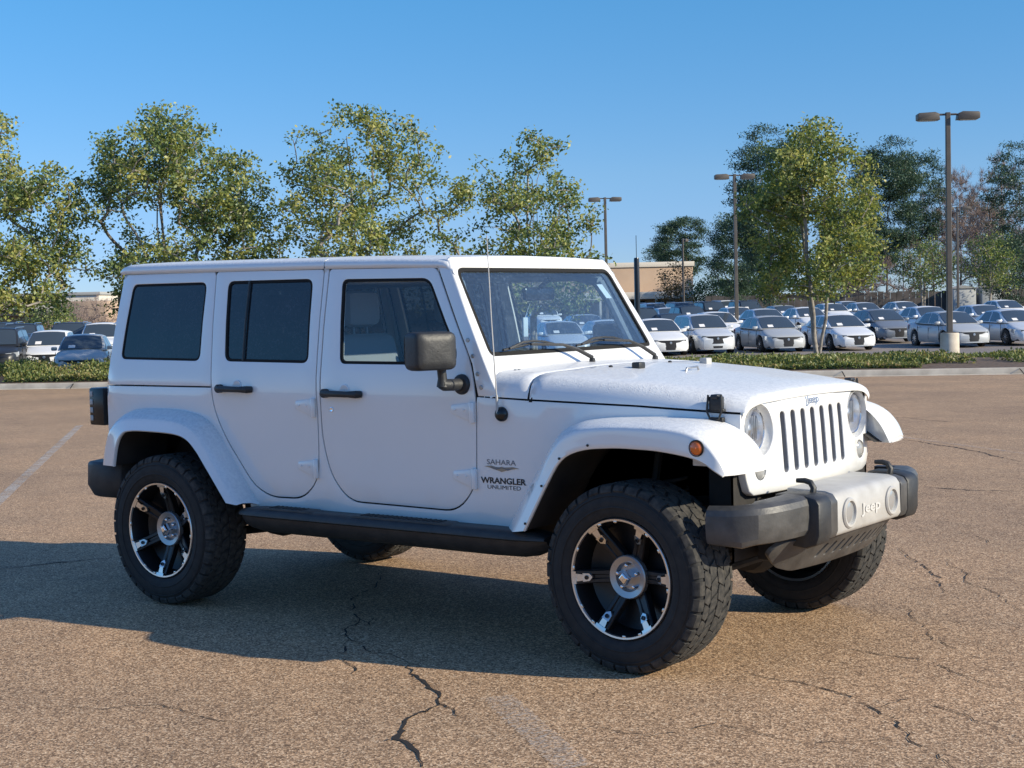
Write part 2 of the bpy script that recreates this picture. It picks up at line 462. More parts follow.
for sg in (-1, 1):
    f0 = side_map(sg)
    panel('body_side', tub, [], f0, white, car, thick=.03, bevel=.003, h=.085)
    hs = panel('hardtop_side', htop, [qwin], f0, white, car, thick=.03, bevel=.004, h=.085)
    panel('window_seal', inset(qwin, -.001), [inset(qwin, .012)], side_map(sg, -.004), seam, hs, thick=.01, bevel=0)
    panel('quarter_window', qwin, [], side_map(sg, -.008), glass_dark, hs, thick=.004, bevel=0)
    # dark backing seen through the shut lines
    for nm, pl in (('rear_door', RD), ('front_door', FD)):
        ring_o = inset(pl, -.016); ring_i = inset(pl, .012)
        panel('door_jamb_seal', ring_o, [ring_i], side_map(sg, -.009), seam, car, thick=.004, bevel=0)
    fs_ = side_map(sg, .0)
    for nm, pl, wn, gm in (('rear_door', RD, rwin, glass_dark), ('front_door', FD, fwin, glass_clear)):
        d = panel(nm, pl, [wn], fs_, white, car, thick=.032, bevel=.0025, h=.075)
        panel('window_seal', inset(wn, -.001), [inset(wn, .014)], side_map(sg, -.003), seam, d, thick=.012, bevel=0)
        panel('door_glass', wn, [], side_map(sg, -.010), gm, d, thick=.004, bevel=0)
        panel('door_card', [(q[0], q[1]) for q in clean([(min(p[0] for p in pl)+.05, 1.27)]+[(max(p[0] for p in pl)-.05, 1.27), (max(p[0] for p in pl)-.06, .70), (min(p[0] for p in pl)+.14, .70)])], [], side_map(sg, -.055), dash_m, d, thick=.02, bevel=0)
        # handle: dark escutcheon cup, bar and lock button
        hx = .49 if nm == 'rear_door' else 1.255; hz = 1.164 if nm == 'rear_door' else 1.151
        mb = MB()
        mb.lathe([(0, .034), (.006, .034), (.008, .030), (.004, .004)], 24, M=Matrix.Translation((hx+.01, sg*(hw(hx, hz)-.004), hz+.012)) @ (Matrix.Rotation(PI, 4, 'X') if sg < 0 else Matrix.Identity(4)), cap=True)
        mb.build('handle_recess', white, d)
        mb = MB(); y0 = sg*hw(hx, hz)
        mb.tube([(hx-.118, y0, hz), (hx-.112, y0+sg*.022, hz), (hx-.08, y0+sg*.034, hz), (hx+.06, y0+sg*.034, hz-.002), (hx+.108, y0+sg*.026, hz-.002), (hx+.118, y0, hz-.002)], [.017, .019, .016, .015, .019, .017], 10)
        mb.lathe([(0, .0225), (.026, .0225), (.032, .018), (.034, .001)], 20, M=Matrix.Translation((hx-.112, y0, hz)) @ (Matrix.Rotation(PI, 4, 'X') if sg < 0 else Matrix.Identity(4)))
        mb.build('door_handle', black_plastic, d)
        if nm == 'front_door':
            mb = MB(); mb.lathe([(0, .0125), (.004, .0125), (.005, .010), (.003, .004), (.003, .0005)], 18, M=Matrix.Translation((1.175, sg*hw(1.17, 1.07), 1.07)) @ (Matrix.Rotation(PI, 4, 'X') if sg < 0 else Matrix.Identity(4)))
            mb.build('door_lock', chrome, d)
        # two strap hinges
        hx1 = 1.066 if nm == 'rear_door' else 2.078
        for hz in (1.077, .770):
            mb = MB(); yb = hw(hx1, hz)
            P = [(hx1-.135, hz+.030), (hx1-.028, hz+.042), (hx1-.028, hz-.040), (hx1-.12, hz-.012), (hx1-.140, hz-.002)]
            mb.prism([(a, b) for a, b in P], sg*(yb-.002), sg*(yb+.007))
            mb.lathe([(-.047, .0005), (-.047, .015), (.047, .015), (.047, .0005)], 14, axis='z', M=Matrix.Translation((hx1-.012, sg*(yb+.008), hz)))
            for bx_ in (-.112, -.06): mb.lathe([(0, .006), (sg*.003, .006), (sg*.004, .0005)], 10, M=Matrix.Translation((hx1+bx_, sg*(yb+.007), hz+.010)))
            mb.build('hinge', white, d, bevel=.0015)
    # slider bar on the rear window
    mb = MB(); mb.tube([(.530, sg*(hw(.5, 1.31)-.001), 1.31), (.524, sg*(hw(.5, 1.50)-.001), 1.50), (.517, sg*(hw(.5, 1.725)-.001), 1.725)], .006, 6)
    mb.build('window_divider', black_plastic, car)
    # windscreen frame cheek and its bolts
    wf = panel('windscreen_pillar', frame_poly, [], side_map(sg, .001), white, car, thick=.04, bevel=.008, h=.08)
    for bx_, bz in ((2.021, 1.408), (2.057, 1.335), (2.094, 1.253), (2.118, 1.192)):
        mb = MB(); s_ = Matrix.Translation((bx_, sg*(hw(bx_, bz)), bz)) @ (Matrix.Rotation(PI, 4, 'X') if sg < 0 else Matrix.Identity(4))
        mb.lathe([(0, .0105), (.004, .0105), (.006, .008), (.006, .0005)], 14, M=s_); mb.build('bolt', dull_silver, wf)
    # sill below the doors
    mb = MB()
    mb.grid([[Vector((x, sg*y, z)) for (y, z) in ((.772, .562), (.765, .530), (.735, .505), (.60, .500))] for x in (.56, 1.0, 1.5, 2.0, 2.28)])
    mb.build('sill', white, car)

# roof -----------------------------------------------------------------
RX = [-.60, -.50, -.2, .22, .6, 1.05, 1.4, 1.7, 1.80, 1.90]
RZ = [1.798, 1.800, 1.797, 1.791, 1.785, 1.778, 1.771, 1.763, 1.757, 1.748]
RP = [(.676, -.010), (.684, -.006), (.689, .004), (.688, .018), (.680, .034), (.655, .044), (.56, .052), (.40, .061), (.2, .068), (0, .072)]
def roof_sec(x):
    zd = itp(x, RX, RZ); k = 1.
    if x < -.46: q = (-.46-x)/.10; k = math.sqrt(max(0, 1-q*q))*.9+.1
    k2 = itp(x, [-.2, 1.0, 1.80, 1.9], [1, .95, .80, .72]); ws_ = 1-.03*max(0, (-.46-x)/.10)**2
    pts = [(y*ws_, zd+(h*k*k2 if h > 0 else h)) for y, h in RP]
    return [Vector((x, -y, z)) for y, z in pts]+[Vector((x, y, z)) for y, z in pts[::-1][1:]]
def roof_part(name, x0, x1):
    xs = sorted(set([x0, x1]+[x for x in [-.60, -.59, -.575, -.55, -.52, -.48, -.43, -.3, 0, .3, .6, .9, 1.2, 1.5] if x0 < x < x1]))
    mb = MB(); mb.grid([roof_sec(x) for x in xs])
    # turned-down end lips
    for x in (x0, x1):
        s = roof_sec(x); mb.grid([s, [v+Vector((0.0 if x == x0 else 0, 0, -.02)) for v in s]])
    return mb.build(name, white, car, sharp=50)
roof_part('roof_panel', -.552, 1.058)
roof_part('roof_panel', 1.064, 1.800)
mb = MB(); mb.grid([[Vector((x, y, itp(x, RX, RZ)-.012)) for y in (-.66, -.3, 0, .3, .66)] for x in (-.55, 0, .6, 1.2, 1.78)]); mb.build('headliner', liner, car)

# windscreen frame, front face ------------------------------------------
def wsx(z): return 2.113-.577*(z-1.335)
def wmap(y, z, d):
    n = Vector((.866, 0, .5)); e = abs(y)/.78
    p = Vector((wsx(z)+.022*(1-e*e), y, z))
    return p-n*d
def wy(z): return hw(1.9, z)+.0005
wout = [(-wy(z_)-e_, z_) for z_, e_ in ((1.165, 0), (1.3, 0), (1.5, 0), (1.65, .002), (1.75, .006), (1.785, .000))]+[(-.655, 1.803), (-.3, 1.812), (0, 1.815), (.3, 1.812), (.655, 1.803)]+[(wy(z_)+e_, z_) for z_, e_ in ((1.785, 0), (1.75, .006), (1.65, .002), (1.5, 0), (1.3, 0), (1.165, 0))]
whole = rpoly([(-.702, 1.335), (-.650, 1.748), (.650, 1.748), (.702, 1.335)], [.035, .05, .05, .035])
wf = panel('windscreen_frame', wout, [whole], wmap, white, car, thick=.045, bevel=.012, h=.085)
panel('windscreen_seal', inset(whole, -.002), [inset(whole, .016)], lambda y, z, d: wmap(y, z, d+.004), seam, wf, thick=.01, bevel=0)
panel('windscreen', whole, [], lambda y, z, d: wmap(y, z, d+.012), glass_ws, wf, thick=.004, bevel=0, h=.1)
panel('windscreen_frit', inset(whole, .001), [rpoly([(-.686, 1.356), (-.638, 1.735), (.638, 1.735), (.686, 1.356)], .04)], lambda y, z, d: wmap(y, z, d+.0175), seam, wf, thick=.001, bevel=0)
panel('inspection_sticker', [(.49, 1.675), (.545, 1.675), (.575, 1.60), (.52, 1.60)], [], lambda y, z, d: wmap(y, z, d+.020), paper, wf, thick=.0005, bevel=0)
# header joining frame and roof
mb = MB(); secs = [roof_sec(x) for x in (1.800, 1.83)]
last = []
for p in roof_sec(1.86):
    last.append(Vector((p.x, p.y, p.z-.012)))
fr_ = []
for p in last:
    z_ = min(p.z-.022, 1.790); e = abs(p.y)/.78; fr_.append(Vector((wsx(z_)+.022*(1-e*e)+.002, p.y, z_)))
mb.grid(secs+[[Vector((1.852, p.y, p.z-.003)) for p in roof_sec(1.852)], last, fr_]); mb.build('windscreen_header', white, wf, sharp=70)

# rear wall ------------------------------------------------------------
def rmap(y, z, d): return Vector((-.640-.02*(1.17-z)*0-.12*.3*(1.17-z)+d, y, z))
rear = panel('tailgate', [(-.66, .70), (-.66, 1.17), (-.60, 1.765), (.60, 1.765), (.66, 1.17), (.66, .70)], [rpoly([(-.54, 1.25), (-.50, 1.70), (.50, 1.70), (.54, 1.25)], .05)], rmap, white, car, thick=.03, bevel=.006, h=.12)
panel('rear_window', rpoly([(-.54, 1.25), (-.50, 1.70), (.50, 1.70), (.54, 1.25)], .05), [], lambda y, z, d: rmap(y, z, d+.01), glass_dark, rear, thick=.004, bevel=0)
for sg in (-1, 1):
    # tail lamp housing standing proud of the rear corner
    mb = MB(); mb.box(-.785, -.655, min(sg*.60, sg*.745), max(sg*.60, sg*.745), .935, 1.150, .012)
    tl = mb.build('tail_light', trim_black, car)
    mb = MB()
    for k in range(4): mb.box(-.772, -.748, min(sg*.744, sg*.749), max(sg*.744, sg*.749), .962+k*.046, .992+k*.046, .002)
    mb.build('side_slot', silver_pl, tl)
    mb = MB(); mb.box(-.792, -.784, min(sg*.62, sg*.73), max(sg*.62, sg*.73), .955, 1.13, .003); mb.build('lens', red_lens, tl)

# hood -----------------------------------------------------------------
HH_X = [2.15, 2.5, 2.784, 3.058, 3.20, 3.29, 3.345, 3.372, 3.385]; HH = [.118, .112, .101, .090, .084, .078, .072, .065, .056]
SEC0 = [(1.0, 0), (.998, .14), (.992, .32), (.982, .50), (.965, .67), (.940, .81), (.90, .91), (.84, .965), (.74, .99), (.60, 1.01), (.50, 1.03), (.42, 1.06), (.30, 1.08), (.15, 1.095), (0, 1.10)]
SEC2 = [(1.0, 0), (.996, .12), (.986, .26), (.968, .42), (.943, .57), (.908, .71), (.862, .83), (.80, .92), (.715, .97), (.60, 1.0), (.50, 1.025), (.42, 1.05), (.30, 1.075), (.15, 1.095), (0, 1.10)]
def hood_sec(x, lift=0.):
    bl = min(1, max(0, (x-2.9)/.42)); SEC = [(a+(c-a)*bl, b+(d-b)*bl) for (a, b), (c, d) in zip(SEC0, SEC2)]
    W_ = itp(x, HX, HW)-(0 if x < 3.33 else (x-3.33)*.15); z0 = zseam(x); H_ = itp(x, HH_X, HH)
    pts = [(W_*a-lift, z0+.004+H_*b-lift) for a, b in SEC]
    return [Vector((x, -y, z)) for y, z in pts]+[Vector((x, y, z)) for y, z in pts[::-1][1:]]
def hood_z(x, y):
    s = hood_sec(x); return itp(y, [p.y for p in s], [p.z for p in s])
def hood_part(name, xs):
    mb = MB()
    # turned edge rows front and back
    rows = [[p+Vector((.004, 0, -.02)) for p in hood_sec(xs[0], .004)], [p+Vector((.001, 0, 0)) for p in hood_sec(xs[0], .003)]]
    rows += [hood_sec(x) for x in [xs[0]+.004]+xs[1:-1]+[xs[-1]-.004]]
    rows += [[p+Vector((-.0, 0, 0)) for p in hood_sec(xs[-1], .004)], [p+Vector((-.004, 0, -.02)) for p in hood_sec(xs[-1], .005)]]
    mb.grid(rows); return mb.build(name, white, car, sharp=60)
hood = hood_part('hood', [2.386]+[2.45+i*.07 for i in range(13)]+[3.33, 3.355, 3.372, 3.386])
cowl = hood_part('cowl_panel', [2.13, 2.2, 2.26, 2.32, 2.379])
mb = MB()                                     # dark seam strips under the shut lines
for sg in (-1, 1): mb.grid([[Vector((x, sg*(itp(x, HX, HW)-.012), zseam(x)+dz)) for dz in (-.02, .02)] for x in (2.1, 2.383, 2.75, 3.1, 3.36)])
mb.grid([[p+Vector((dx, 0, -.014)) for p in hood_sec(2.383)] for dx in (-.02, .02)])
mb.build('seam_strip', seam, car)
for px_, py_ in ((2.58, -.17), (2.56, .50)):
    z = hood_z(px_, py_); mb = MB(); mb.box(px_-.022, px_+.022, py_-.028, py_+.028, z-.004, z+.028, .006); mb.build('hood_bumper', black_plastic if py_ < 0 else silver_pl, hood)
z = hood_z(2.80, -.05); mb = MB(); mb.tube([(2.80, -.11, z), (2.80, -.10, z+.014), (2.80, 0, z+.017), (2.80, .01, z)], .005, 8); mb.build('tie_down_loop', dull_silver, hood)
for py_ in (-.24, .30):
    z = hood_z(2.47, py_); mb = MB(); mb.lathe([(0, .010), (.006, .010), (.009, .004), (.009, .0005)], 12, axis='z', M=Matrix.Translation((2.47, py_, z))); mb.build('washer_nozzle', black_plastic, hood)
for sg in (-1, 1):
    mb = MB(); X0 = 3.268; Y0 = sg*(itp(X0, HX, HW)+.006)
    mb.box(X0-.030, X0+.030, Y0-.016, Y0+.016, 1.104, 1.164, .007)
    mb.box(X0-.018, X0+.018, Y0-.024, Y0+.024, 1.152, 1.172, .006)
    mb.box(X0-.036, X0+.036, Y0-.010, Y0+.016, 1.098, 1.112, .004)
    mb.tube([(X0-.030, Y0+sg*.016, 1.17), (X0-.034, Y0+sg*.022, 1.10), (X0-.02, Y0+sg*.020, 1.070), (X0+.02, Y0+sg*.020, 1.070), (X0+.034, Y0+sg*.022, 1.10), (X0+.030, Y0+sg*.016, 1.17)], .005, 8)
    mb.box(X0-.034, X0+.034, Y0-.014, Y0+.014, 1.054, 1.076, .005)
    mb.build('hood_latch', black_plastic, car)
# cowl screws, antenna, wipers
for (x, y) in ((2.185, -.63), (2.20, -.60)):
    mb = MB(); z = hood_z(2.2, y)+.0; mb.lathe([(0, .008), (.004, .008), (.005, .0005)], 12, axis='z', M=Matrix.Translation((2.2, y, z))); mb.build('screw', dull_silver, cowl)
mb = MB(); mb.lathe([(0, .034), (.012, .033), (.022, .026), (.028, .014), (.030, .0005)], 24, M=Matrix.Translation((2.234, -.783, 1.073)) @ Matrix.Rotation(PI, 4, 'X'))
an = mb.build('antenna_base', trim_black, car)
mb = MB(); mb.tube([(2.225, -.806, 1.078), (2.224, -.808, 1.16)], .006, 8); mb.tube([(2.224, -.808, 1.15), (2.205, -.808, 1.5), (2.19, -.808, 1.88)], [.0035, .0028, .0022], 6); mb.build('antenna_mast', silver_pl, an)
for (px_, py_, bx, by0, by1, tip) in ((2.235, -.03, 2.13, -.62, -.20, -.42), (2.235, .56, 2.13, -.04, .42, .20)):
    zc_ = hood_z(2.235, py_)
    P0 = Vector((2.225, py_, zc_+.012))
    def gp(y, z, o): return wmap(y, z, -o)
    mb = MB(); mb.lathe([(-.01, .016), (.014, .015), (.02, .010), (.021, .0005)], 14, axis='z', M=Matrix.Translation((P0.x, P0.y, zc_)))
    mid = gp((py_+tip)/2+.03, 1.345, .045)
    mb.tube([P0+Vector((0, 0, .01)), P0.lerp(mid, .5)+Vector((0, 0, .012)), mid, gp(tip, 1.362, .030)], [.011, .010, .007, .006], 8)
    wa = mb.build('wiper', black_plastic, wf)
    mb = MB(); mb.tube([gp(by0, 1.350, .014), gp((by0+by1)/2, 1.372, .012), gp(by1, 1.362, .014)], .006, 6)
    mb.tube([gp(by0+.04, 1.352, .022), gp(by0+.14, 1.372, .034), gp((by0+by1)/2, 1.374, .036), gp(by1-.12, 1.370, .034), gp(by1-.03, 1.362, .022)], .006, 6)
    mb.build('wiper_blade', black_plastic, wa)

# grille ---------------------------------------------------------------
def gmap(y, z, d):
    x = 3.392-.03*(abs(y)/.64)**3
    x += (1.0-z)*.07 if z < 1.0 else -(z-1.0)*.10
    if z > 1.10: x -= (z-1.10)**2*4
    if z < .80: x -= (.80-z)**2*4
    return Vector((x-d, y, z))
gtop = [(p.y, p.z-.012) for p in hood_sec(3.372)]
gout = [(y, z) for y, z in gtop if abs(y) < .628]
gout = [(-.632, 1.075)]+[(-.634, 1.02)]+[] if False else gout
gsideR = [(.632, 1.06), (.634, 1.0), (.630, .90), (.616, .81), (.592, .760), (.55, .738)]
gout = gout+gsideR+[(.3, .733), (0, .731), (-.3, .733)]+[(-y, z) for y, z in gsideR[::-1]]
holes = []
for k in range(7):
    y = -.287+k*.0957; holes.append(rpoly([(y-.022, .812), (y+.022, .812), (y+.022, 1.076), (y-.022, 1.076)], .021, 6))
def circ(cy, cz, r, n=28, ry=None): return [(cy+(ry or r)*math.cos(2*PI*i/n), cz+r*math.sin(2*PI*i/n)) for i in range(n)]
for sg in (-1, 1):
    holes.append(circ(sg*.488, 1.010, .110)); holes.append(circ(sg*.503, .842, .042, 20))
gr = panel('grille', clean(gout), holes, gmap, white, car, thick=.035, bevel=.007, h=.07)
slot_mat = mat('grille_mesh_black', (.01, .01, .01), .6)
mb = MB()
for k in range(7):
    y = -.287+k*.0957
    mb.grid([[gmap(yy, zz, .040) for yy in (y-.03, y+.03)] for zz in (.80, .95, 1.09)], mi=0)
    z = .82
    while z < 1.07:                           # woven insert
        mb.tube([gmap(y-.022, z, .03), gmap(y+.022, z+.010, .03)], .0022, 4, mi=1); mb.tube([gmap(y-.022, z+.010, .028), gmap(y+.022, z, .028)], .0022, 4, mi=1); z += .012
mb.build('grille_insert', [slot_mat, dull_silver], gr)
mb = MB()
for k in range(7):
    y = -.287+k*.0957; o = rpoly([(y-.0215, .8125), (y+.0215, .8125), (y+.0215, 1.0755), (y-.0215, 1.0755)], .021, 6); i_ = inset(o, .006)
    n = len(o); mb.grid([[gmap(*o[j], .006) for j in list(range(n))+[0]], [gmap(*i_[j], .03) for j in list(range(n))+[0]]])
mb.build('slot_surround', mat('grille_surround_grey', (.22, .22, .23), .4), gr)
for sg in (-1, 1):
    Mh = Matrix.Translation((0, 0, 0))
    def hp(r, a, d, cy=sg*.494, cz=1.010): return gmap(cy, cz, 0)+Vector((-d, r*math.cos(a), r*math.sin(a)))
    def ringset(spec, n=36, cyo=0.): return [[gmap(sg*(.488+o), 1.010, 0)+Vector((-d, r*math.cos(2*PI*i/n), r*math.sin(2*PI*i/n))) for i in range(n)] for (r, d, o) in spec]
    mb = MB(); mb.grid(ringset([(.109, -.002, 0), (.109, .008, 0), (.100, .040, .008), (.095, .042, .010)]), closed=True); hl = mb.build('headlight', white, gr)
    mb = MB(); mb.grid(ringset([(.096, .036, .010), (.096, .026, .010), (.092, .020, .010), (.089, .024, .010)]), closed=True); mb.build('headlight_bezel', chrome, hl)
    mb = MB(); mb.grid(ringset([(.090, .026, .010), (.084, .050, .010), (.065, .075, .010), (.03, .09, .010), (.001, .095, .010)]), closed=True); mb.build('reflector', reflector_m, hl)
    mb = MB(); mb.grid(ringset([(.030, .070, .010), (.030, .045, .010), (.024, .040, .010), (.001, .038, .010)]), closed=True)
    mb.box(*[a for a in (gmap(sg*.492, 1, 0).x-.075, gmap(sg*.492, 1, 0).x-.050)], min(sg*.42, sg*.565), max(sg*.42, sg*.565), .975, .983, .002)
    for k in range(8): mb.box(gmap(sg*.49, 1, 0).x-.06, gmap(sg*.49, 1, 0).x-.045, sg*.492-.060+k*.0165, sg*.492-.052+k*.0165, .965, 1.07, .001)
    mb.build('bulb_shield', dull_silver, hl)
    mb = MB(); mb.grid(ringset([(.090, .023, .010), (.075, .010, .010), (.048, .002, .010), (.02, -.002, .010), (.001, -.0025, .010)]), closed=True); mb.build('headlight_lens', glass_lens, hl)
    P = gmap(sg*.503, .842, 0)
    mb = MB(); mb.grid([[P+Vector((-d, r*math.cos(2*PI*i/24), r*math.sin(2*PI*i/24))) for i in range(24)] for r, d in ((.0415, 0), (.040, .012), (.036, .030), (.015, .04), (.001, .042))], closed=True); tsl = mb.build('turn_signal', dull_silver, gr)
    mb = MB(); mb.grid([[P+Vector((-d, r*math.cos(2*PI*i/24), r*math.sin(2*PI*i/24))) for i in range(24)] for r, d in ((.0400, .006), (.030, -.002), (.015, -.006), (.001, -.007))], closed=True); mb.build('turn_signal_lens', mat('signal_lens', (.34, .34, .33), .15, coat=.8), tsl)
text_mesh('badge', 'Jeep', .125, .046, gmap(0, 1.108, -.0025)+Vector((.004, 0, 0)), Euler((R(84), 0, R(90))), badge_blue, gr, bold=.01)
# radiator darkness behind and the engine bay walls
mb = MB(); mb.box(3.18, 3.30, -.58, .58, .62, 1.06); mb.build('radiator', under, car)

# flares ---------------------------------------------------------------
frE = [(2.36, -.895, .56), (2.51, -.910, .79), (2.62, -.925, .955), (2.72, -.930, 1.018), (2.861, -.932, 1.042), (3.0, -.932, 1.047), (3.15, -.930, 1.045), (3.27, -.925, 1.031), (3.350, -.922, .998), (3.408, -.918, .938), (3.440, -.905, .874)]
frT = [(2.235, -.770, .545), (2.39, -.776, .78), (2.53, -.770, .98), (2.64, -.760, 1.043), (2.76, -.745, 1.066), (2.95, -.715, 1.075), (3.15, -.685, 1.075), (3.28, -.660, 1.062), (3.37, -.645, 1.022), (3.44, -.640, .955), (3.482, -.650, .868)]
frL = [(2.446, -.930, .575), (2.57, -.932, .784), (2.652, -.934, .896), (2.757, -.935, .945), (2.909, -.935, .962), (3.05, -.935, .962), (3.15, -.934, .957), (3.27, -.930, .940), (3.345, -.928, .918), (3.395, -.926, .888), (3.432, -.915, .862)]
def flare(name, T, E, Lp, sg, par=None):
    n = 6; T = spline(T, n); E = spline(E, n); Lp = spline(Lp, n)
    cx = sum(p.x for p in Lp)/len(Lp); rows = []
    ax = Vector((cx, 0, .42)); lrows = []
    for t, e, l in zip(T, E, Lp):
        row = [t+Vector((0, .02, -.004)), t]
        for k in (.33, .66, .86): row.append(t.lerp(e, k)+Vector((0, 0, .010*math.sin(k*PI))))
        q0 = t.lerp(e, .93); q1 = e.lerp(l, .22)
        for k in (.15, .4, .6, .85): row.append(q0.lerp(e, k).lerp(e.lerp(q1, k), k))
        row += [q1, e.lerp(l, .5), e.lerp(l, .8)]
        inn = (Vector((ax.x, l.y, ax.z))-l).normalized()
        row += [l, l+inn*.006+Vector((0, .006, 0)), l+inn*.004+Vector((0, .020, 0)), l-inn*.004+Vector((0, .022, 0))]
        lrow = [l-inn*.002+Vector((0, .018, 0)), Vector((l.x, -.84, l.z))-inn*.004, Vector((l.x, -.70, l.z)), Vector((l.x, -.56, l.z+.01))]
        lrows.append([Vector((p.x, p.y*(-sg), p.z)) for p in lrow])
        rows.append([Vector((p.x, p.y*(-sg), p.z)) for p in row])
    mb = MB(); mb.grid(rows)
    for r_ in (rows[0], rows[-1]): mb.add(r_, [tuple(range(len(r_)))])
    if cx > 1:                    # front closing wall of the flare
        mb.prism([(3.15, 1.068), (3.28, 1.056), (3.37, 1.016), (3.438, .950), (3.478, .868), (3.15, .868)], sg*.655, sg*.661)
        mb.prism([(3.415, .66), (3.482, .66), (3.474, .76), (3.456, .86), (3.432, .905), (3.415, .905)], .862, .869, axis='z') if sg > 0 else mb.prism([(3.415, -.66), (3.482, -.66), (3.474, -.76), (3.456, -.86), (3.432, -.905), (3.415, -.905)], .862, .869, axis='z')
    o = mb.build(name, white, par or car, sharp=50)
    mb = MB(); mb.grid(lrows); mb.build('fender_liner', under, o)
    return o
reT = [(x, -.783, z) for x, z in rearT[::-1]]
reL = [(x, -.932, z) for x, z in rearL[::-1]]
reE = []
for i, ((a, b), (c_, d_)) in enumerate(zip(rearT[::-1], rearL[::-1])): reE.append((a+(c_-a)*.42, -.905, b+(d_-b)*.42))
reT[-1] = (-.600, -.775, .727); reT[-2] = (-.566, -.775, .842)
reE[-1] = (-.50, -.885, .73); reE[-2] = (-.465, -.890, .842)
for sg in (-1, 1):
    ff = flare('front_fender_flare', frT, frE, frL, sg)
    flare('rear_fender_flare', reT, reE, reL, sg)
    # amber side marker
    mb = MB(); Mx = Matrix.Translation((3.322, sg*.926, .972)) @ (Matrix.Rotation(PI, 4, 'X') if sg < 0 else Matrix.Identity(4))
    mb.lathe([(0, .034), (.006, .034), (.008, .030)], 24, M=Mx, mi=0); mb.lathe([(.004, .029), (.010, .024), (.014, .012), (.015, .0005)], 24, M=Mx, mi=1); mb.lathe([(.014, .007), (.017, .005), (.018, .0005)], 12, M=Mx, mi=1)
    mb.build('side_marker', [seam, amber], ff)
    for (x, z) in ((2.462, .60), (2.555, .770), (2.652, .893), (2.80, .955)):
        mb = MB(); mb.lathe([(0, .006), (sg*.004, .006), (sg*.005, .0005)], 10, M=Matrix.Translation((x, sg*.934, z+.010))); mb.build('rivet', trim_black, ff)
    # wheel wells
    for (cx, r, zc) in ((2.946, .56, .47), (.0, .50, .49)):
        mb = MB(); x0, x1 = (cx-r, cx+r)
        rows = []
        for i in range(25):
            a = PI*i/24; xx = cx+r*math.cos(a)*(1. if cx > 1 else 1.05); zz = zc+r*math.sin(a)
            zz = min(zz, 1.0)
            if cx < 1: xx = max(xx, -.60)
            xx = min(xx, 3.34)
            rows.append([Vector((xx, sg*y, zz)) for y in (.42, .55, .68, .775 if xx < 2.9 else .66)])
        mb.grid(rows)
        mb.add([r_[0] for r_ in rows], [tuple(range(25))]); mb.build('wheel_well', under, car)

# bumpers --------------------------------------------------------------
def sweep(name, path, sec, material, par, bevel=0., sharp=40):
    """sec(i) gives closed (offset outward, z) section; path in plan"""
    mb = MB(); rows = []
    for i, (x, y) in enumerate(path):
        a = Vector(path[max(i-1, 0)]); b = Vector(path[min(i+1, len(path)-1)]); t = (b-a).normalized(); nrm = Vector((t.y, -t.x))
        if nrm.x < 0: nrm = -nrm
        rows.append([Vector((x+nrm.x*o, y+nrm.y*o, z)) for o, z in sec(i)])
    mb.grid(rows, closed=True); k = len(rows[0])
    mb.add(rows[0], [tuple(range(k))]); mb.add(rows[-1], [tuple(range(k))])
    return mb.build(name, material, par, bevel=bevel, sharp=sharp)
fb = empty('front_bumper'); fb.parent = car
for sg in (-1, 1):
    plan = [(3.612, .530), (3.604, .58), (3.588, .66), (3.565, .745), (3.528, .808), (3.475, .846), (3.42, .862), (3.33, .872)]
    def sec(i):
        k = i/7; zt = .748-.022*k; zb = .580-.012*k if i < 5 else .56+.005*(i-5)
        return [(0-.02, zt), (-.002, zt-.012), (.010, zt-.035), (.012, (zt+zb)/2), (.006, zb+.03), (-.006, zb+.008), (-.03, zb), (-.10, zb), (-.10, zt+.006*(1-k)), (-.05, zt+.004)]
    pts = [(x, sg*y) for x, y in plan]
    rows = []
    mb = MB()
    for i, (x, y) in enumerate(plan):
        a = Vector(plan[max(i-1, 0)]); b = Vector(plan[min(i+1, 7)]); t = (b-a).normalized(); nrm = Vector((t.y, -t.x))
        rows.append([Vector((x+nrm.x*o*(1 if o > -.05 else (1 if i < 4 else .6)), sg*(y+nrm.y*o*(1 if o > -.05 else .6)), z)) for o, z in sec(i)])
    mb.grid(rows, closed=True); mb.add(rows[0], [tuple(range(10))]); mb.add(rows[-1], [tuple(range(10))])
    mb.build('bumper_end', grey_plastic, fb, sharp=22)
    # black strap
    mb = MB(); mb.prism([(3.46, .752), (3.60, .750), (3.648, .738), (3.664, .715), (3.664, .585), (3.650, .545), (3.60, .528), (3.46, .545)], min(sg*.405, sg*.530), max(sg*.405, sg*.530))
    mb.build('bumper_strap', black_plastic, fb, bevel=.012)
    mb = MB(); mb.prism([(3.50, .746), (3.60, .744), (3.642, .732), (3.660, .71), (3.660, .585), (3.648, .555), (3.50, .55)], min(sg*.335, sg*.412), max(sg*.335, sg*.412))
    mb.build('bumper_insert', grey_plastic, fb, bevel=.010)
    # tow hook
    mb = MB(); hy = sg*.405
    mb.tube([(3.575, hy, .735), (3.580, hy, .768), (3.566, hy, .790), (3.54, hy, .797), (3.505, hy-.005, .796)], [.015, .014, .013, .012, .010], 10); mb.build('tow_hook', black_plastic, fb)
mb = MB(); sec_ = [(3.42, .755), (3.60, .750), (3.636, .740), (3.654, .715), (3.658, .580), (3.645, .558), (3.60, .550), (3.42, .555)]
mb.prism(sec_, -.338, .338); bc = mb.build('bumper_center', silver_pl, fb, bevel=.010)
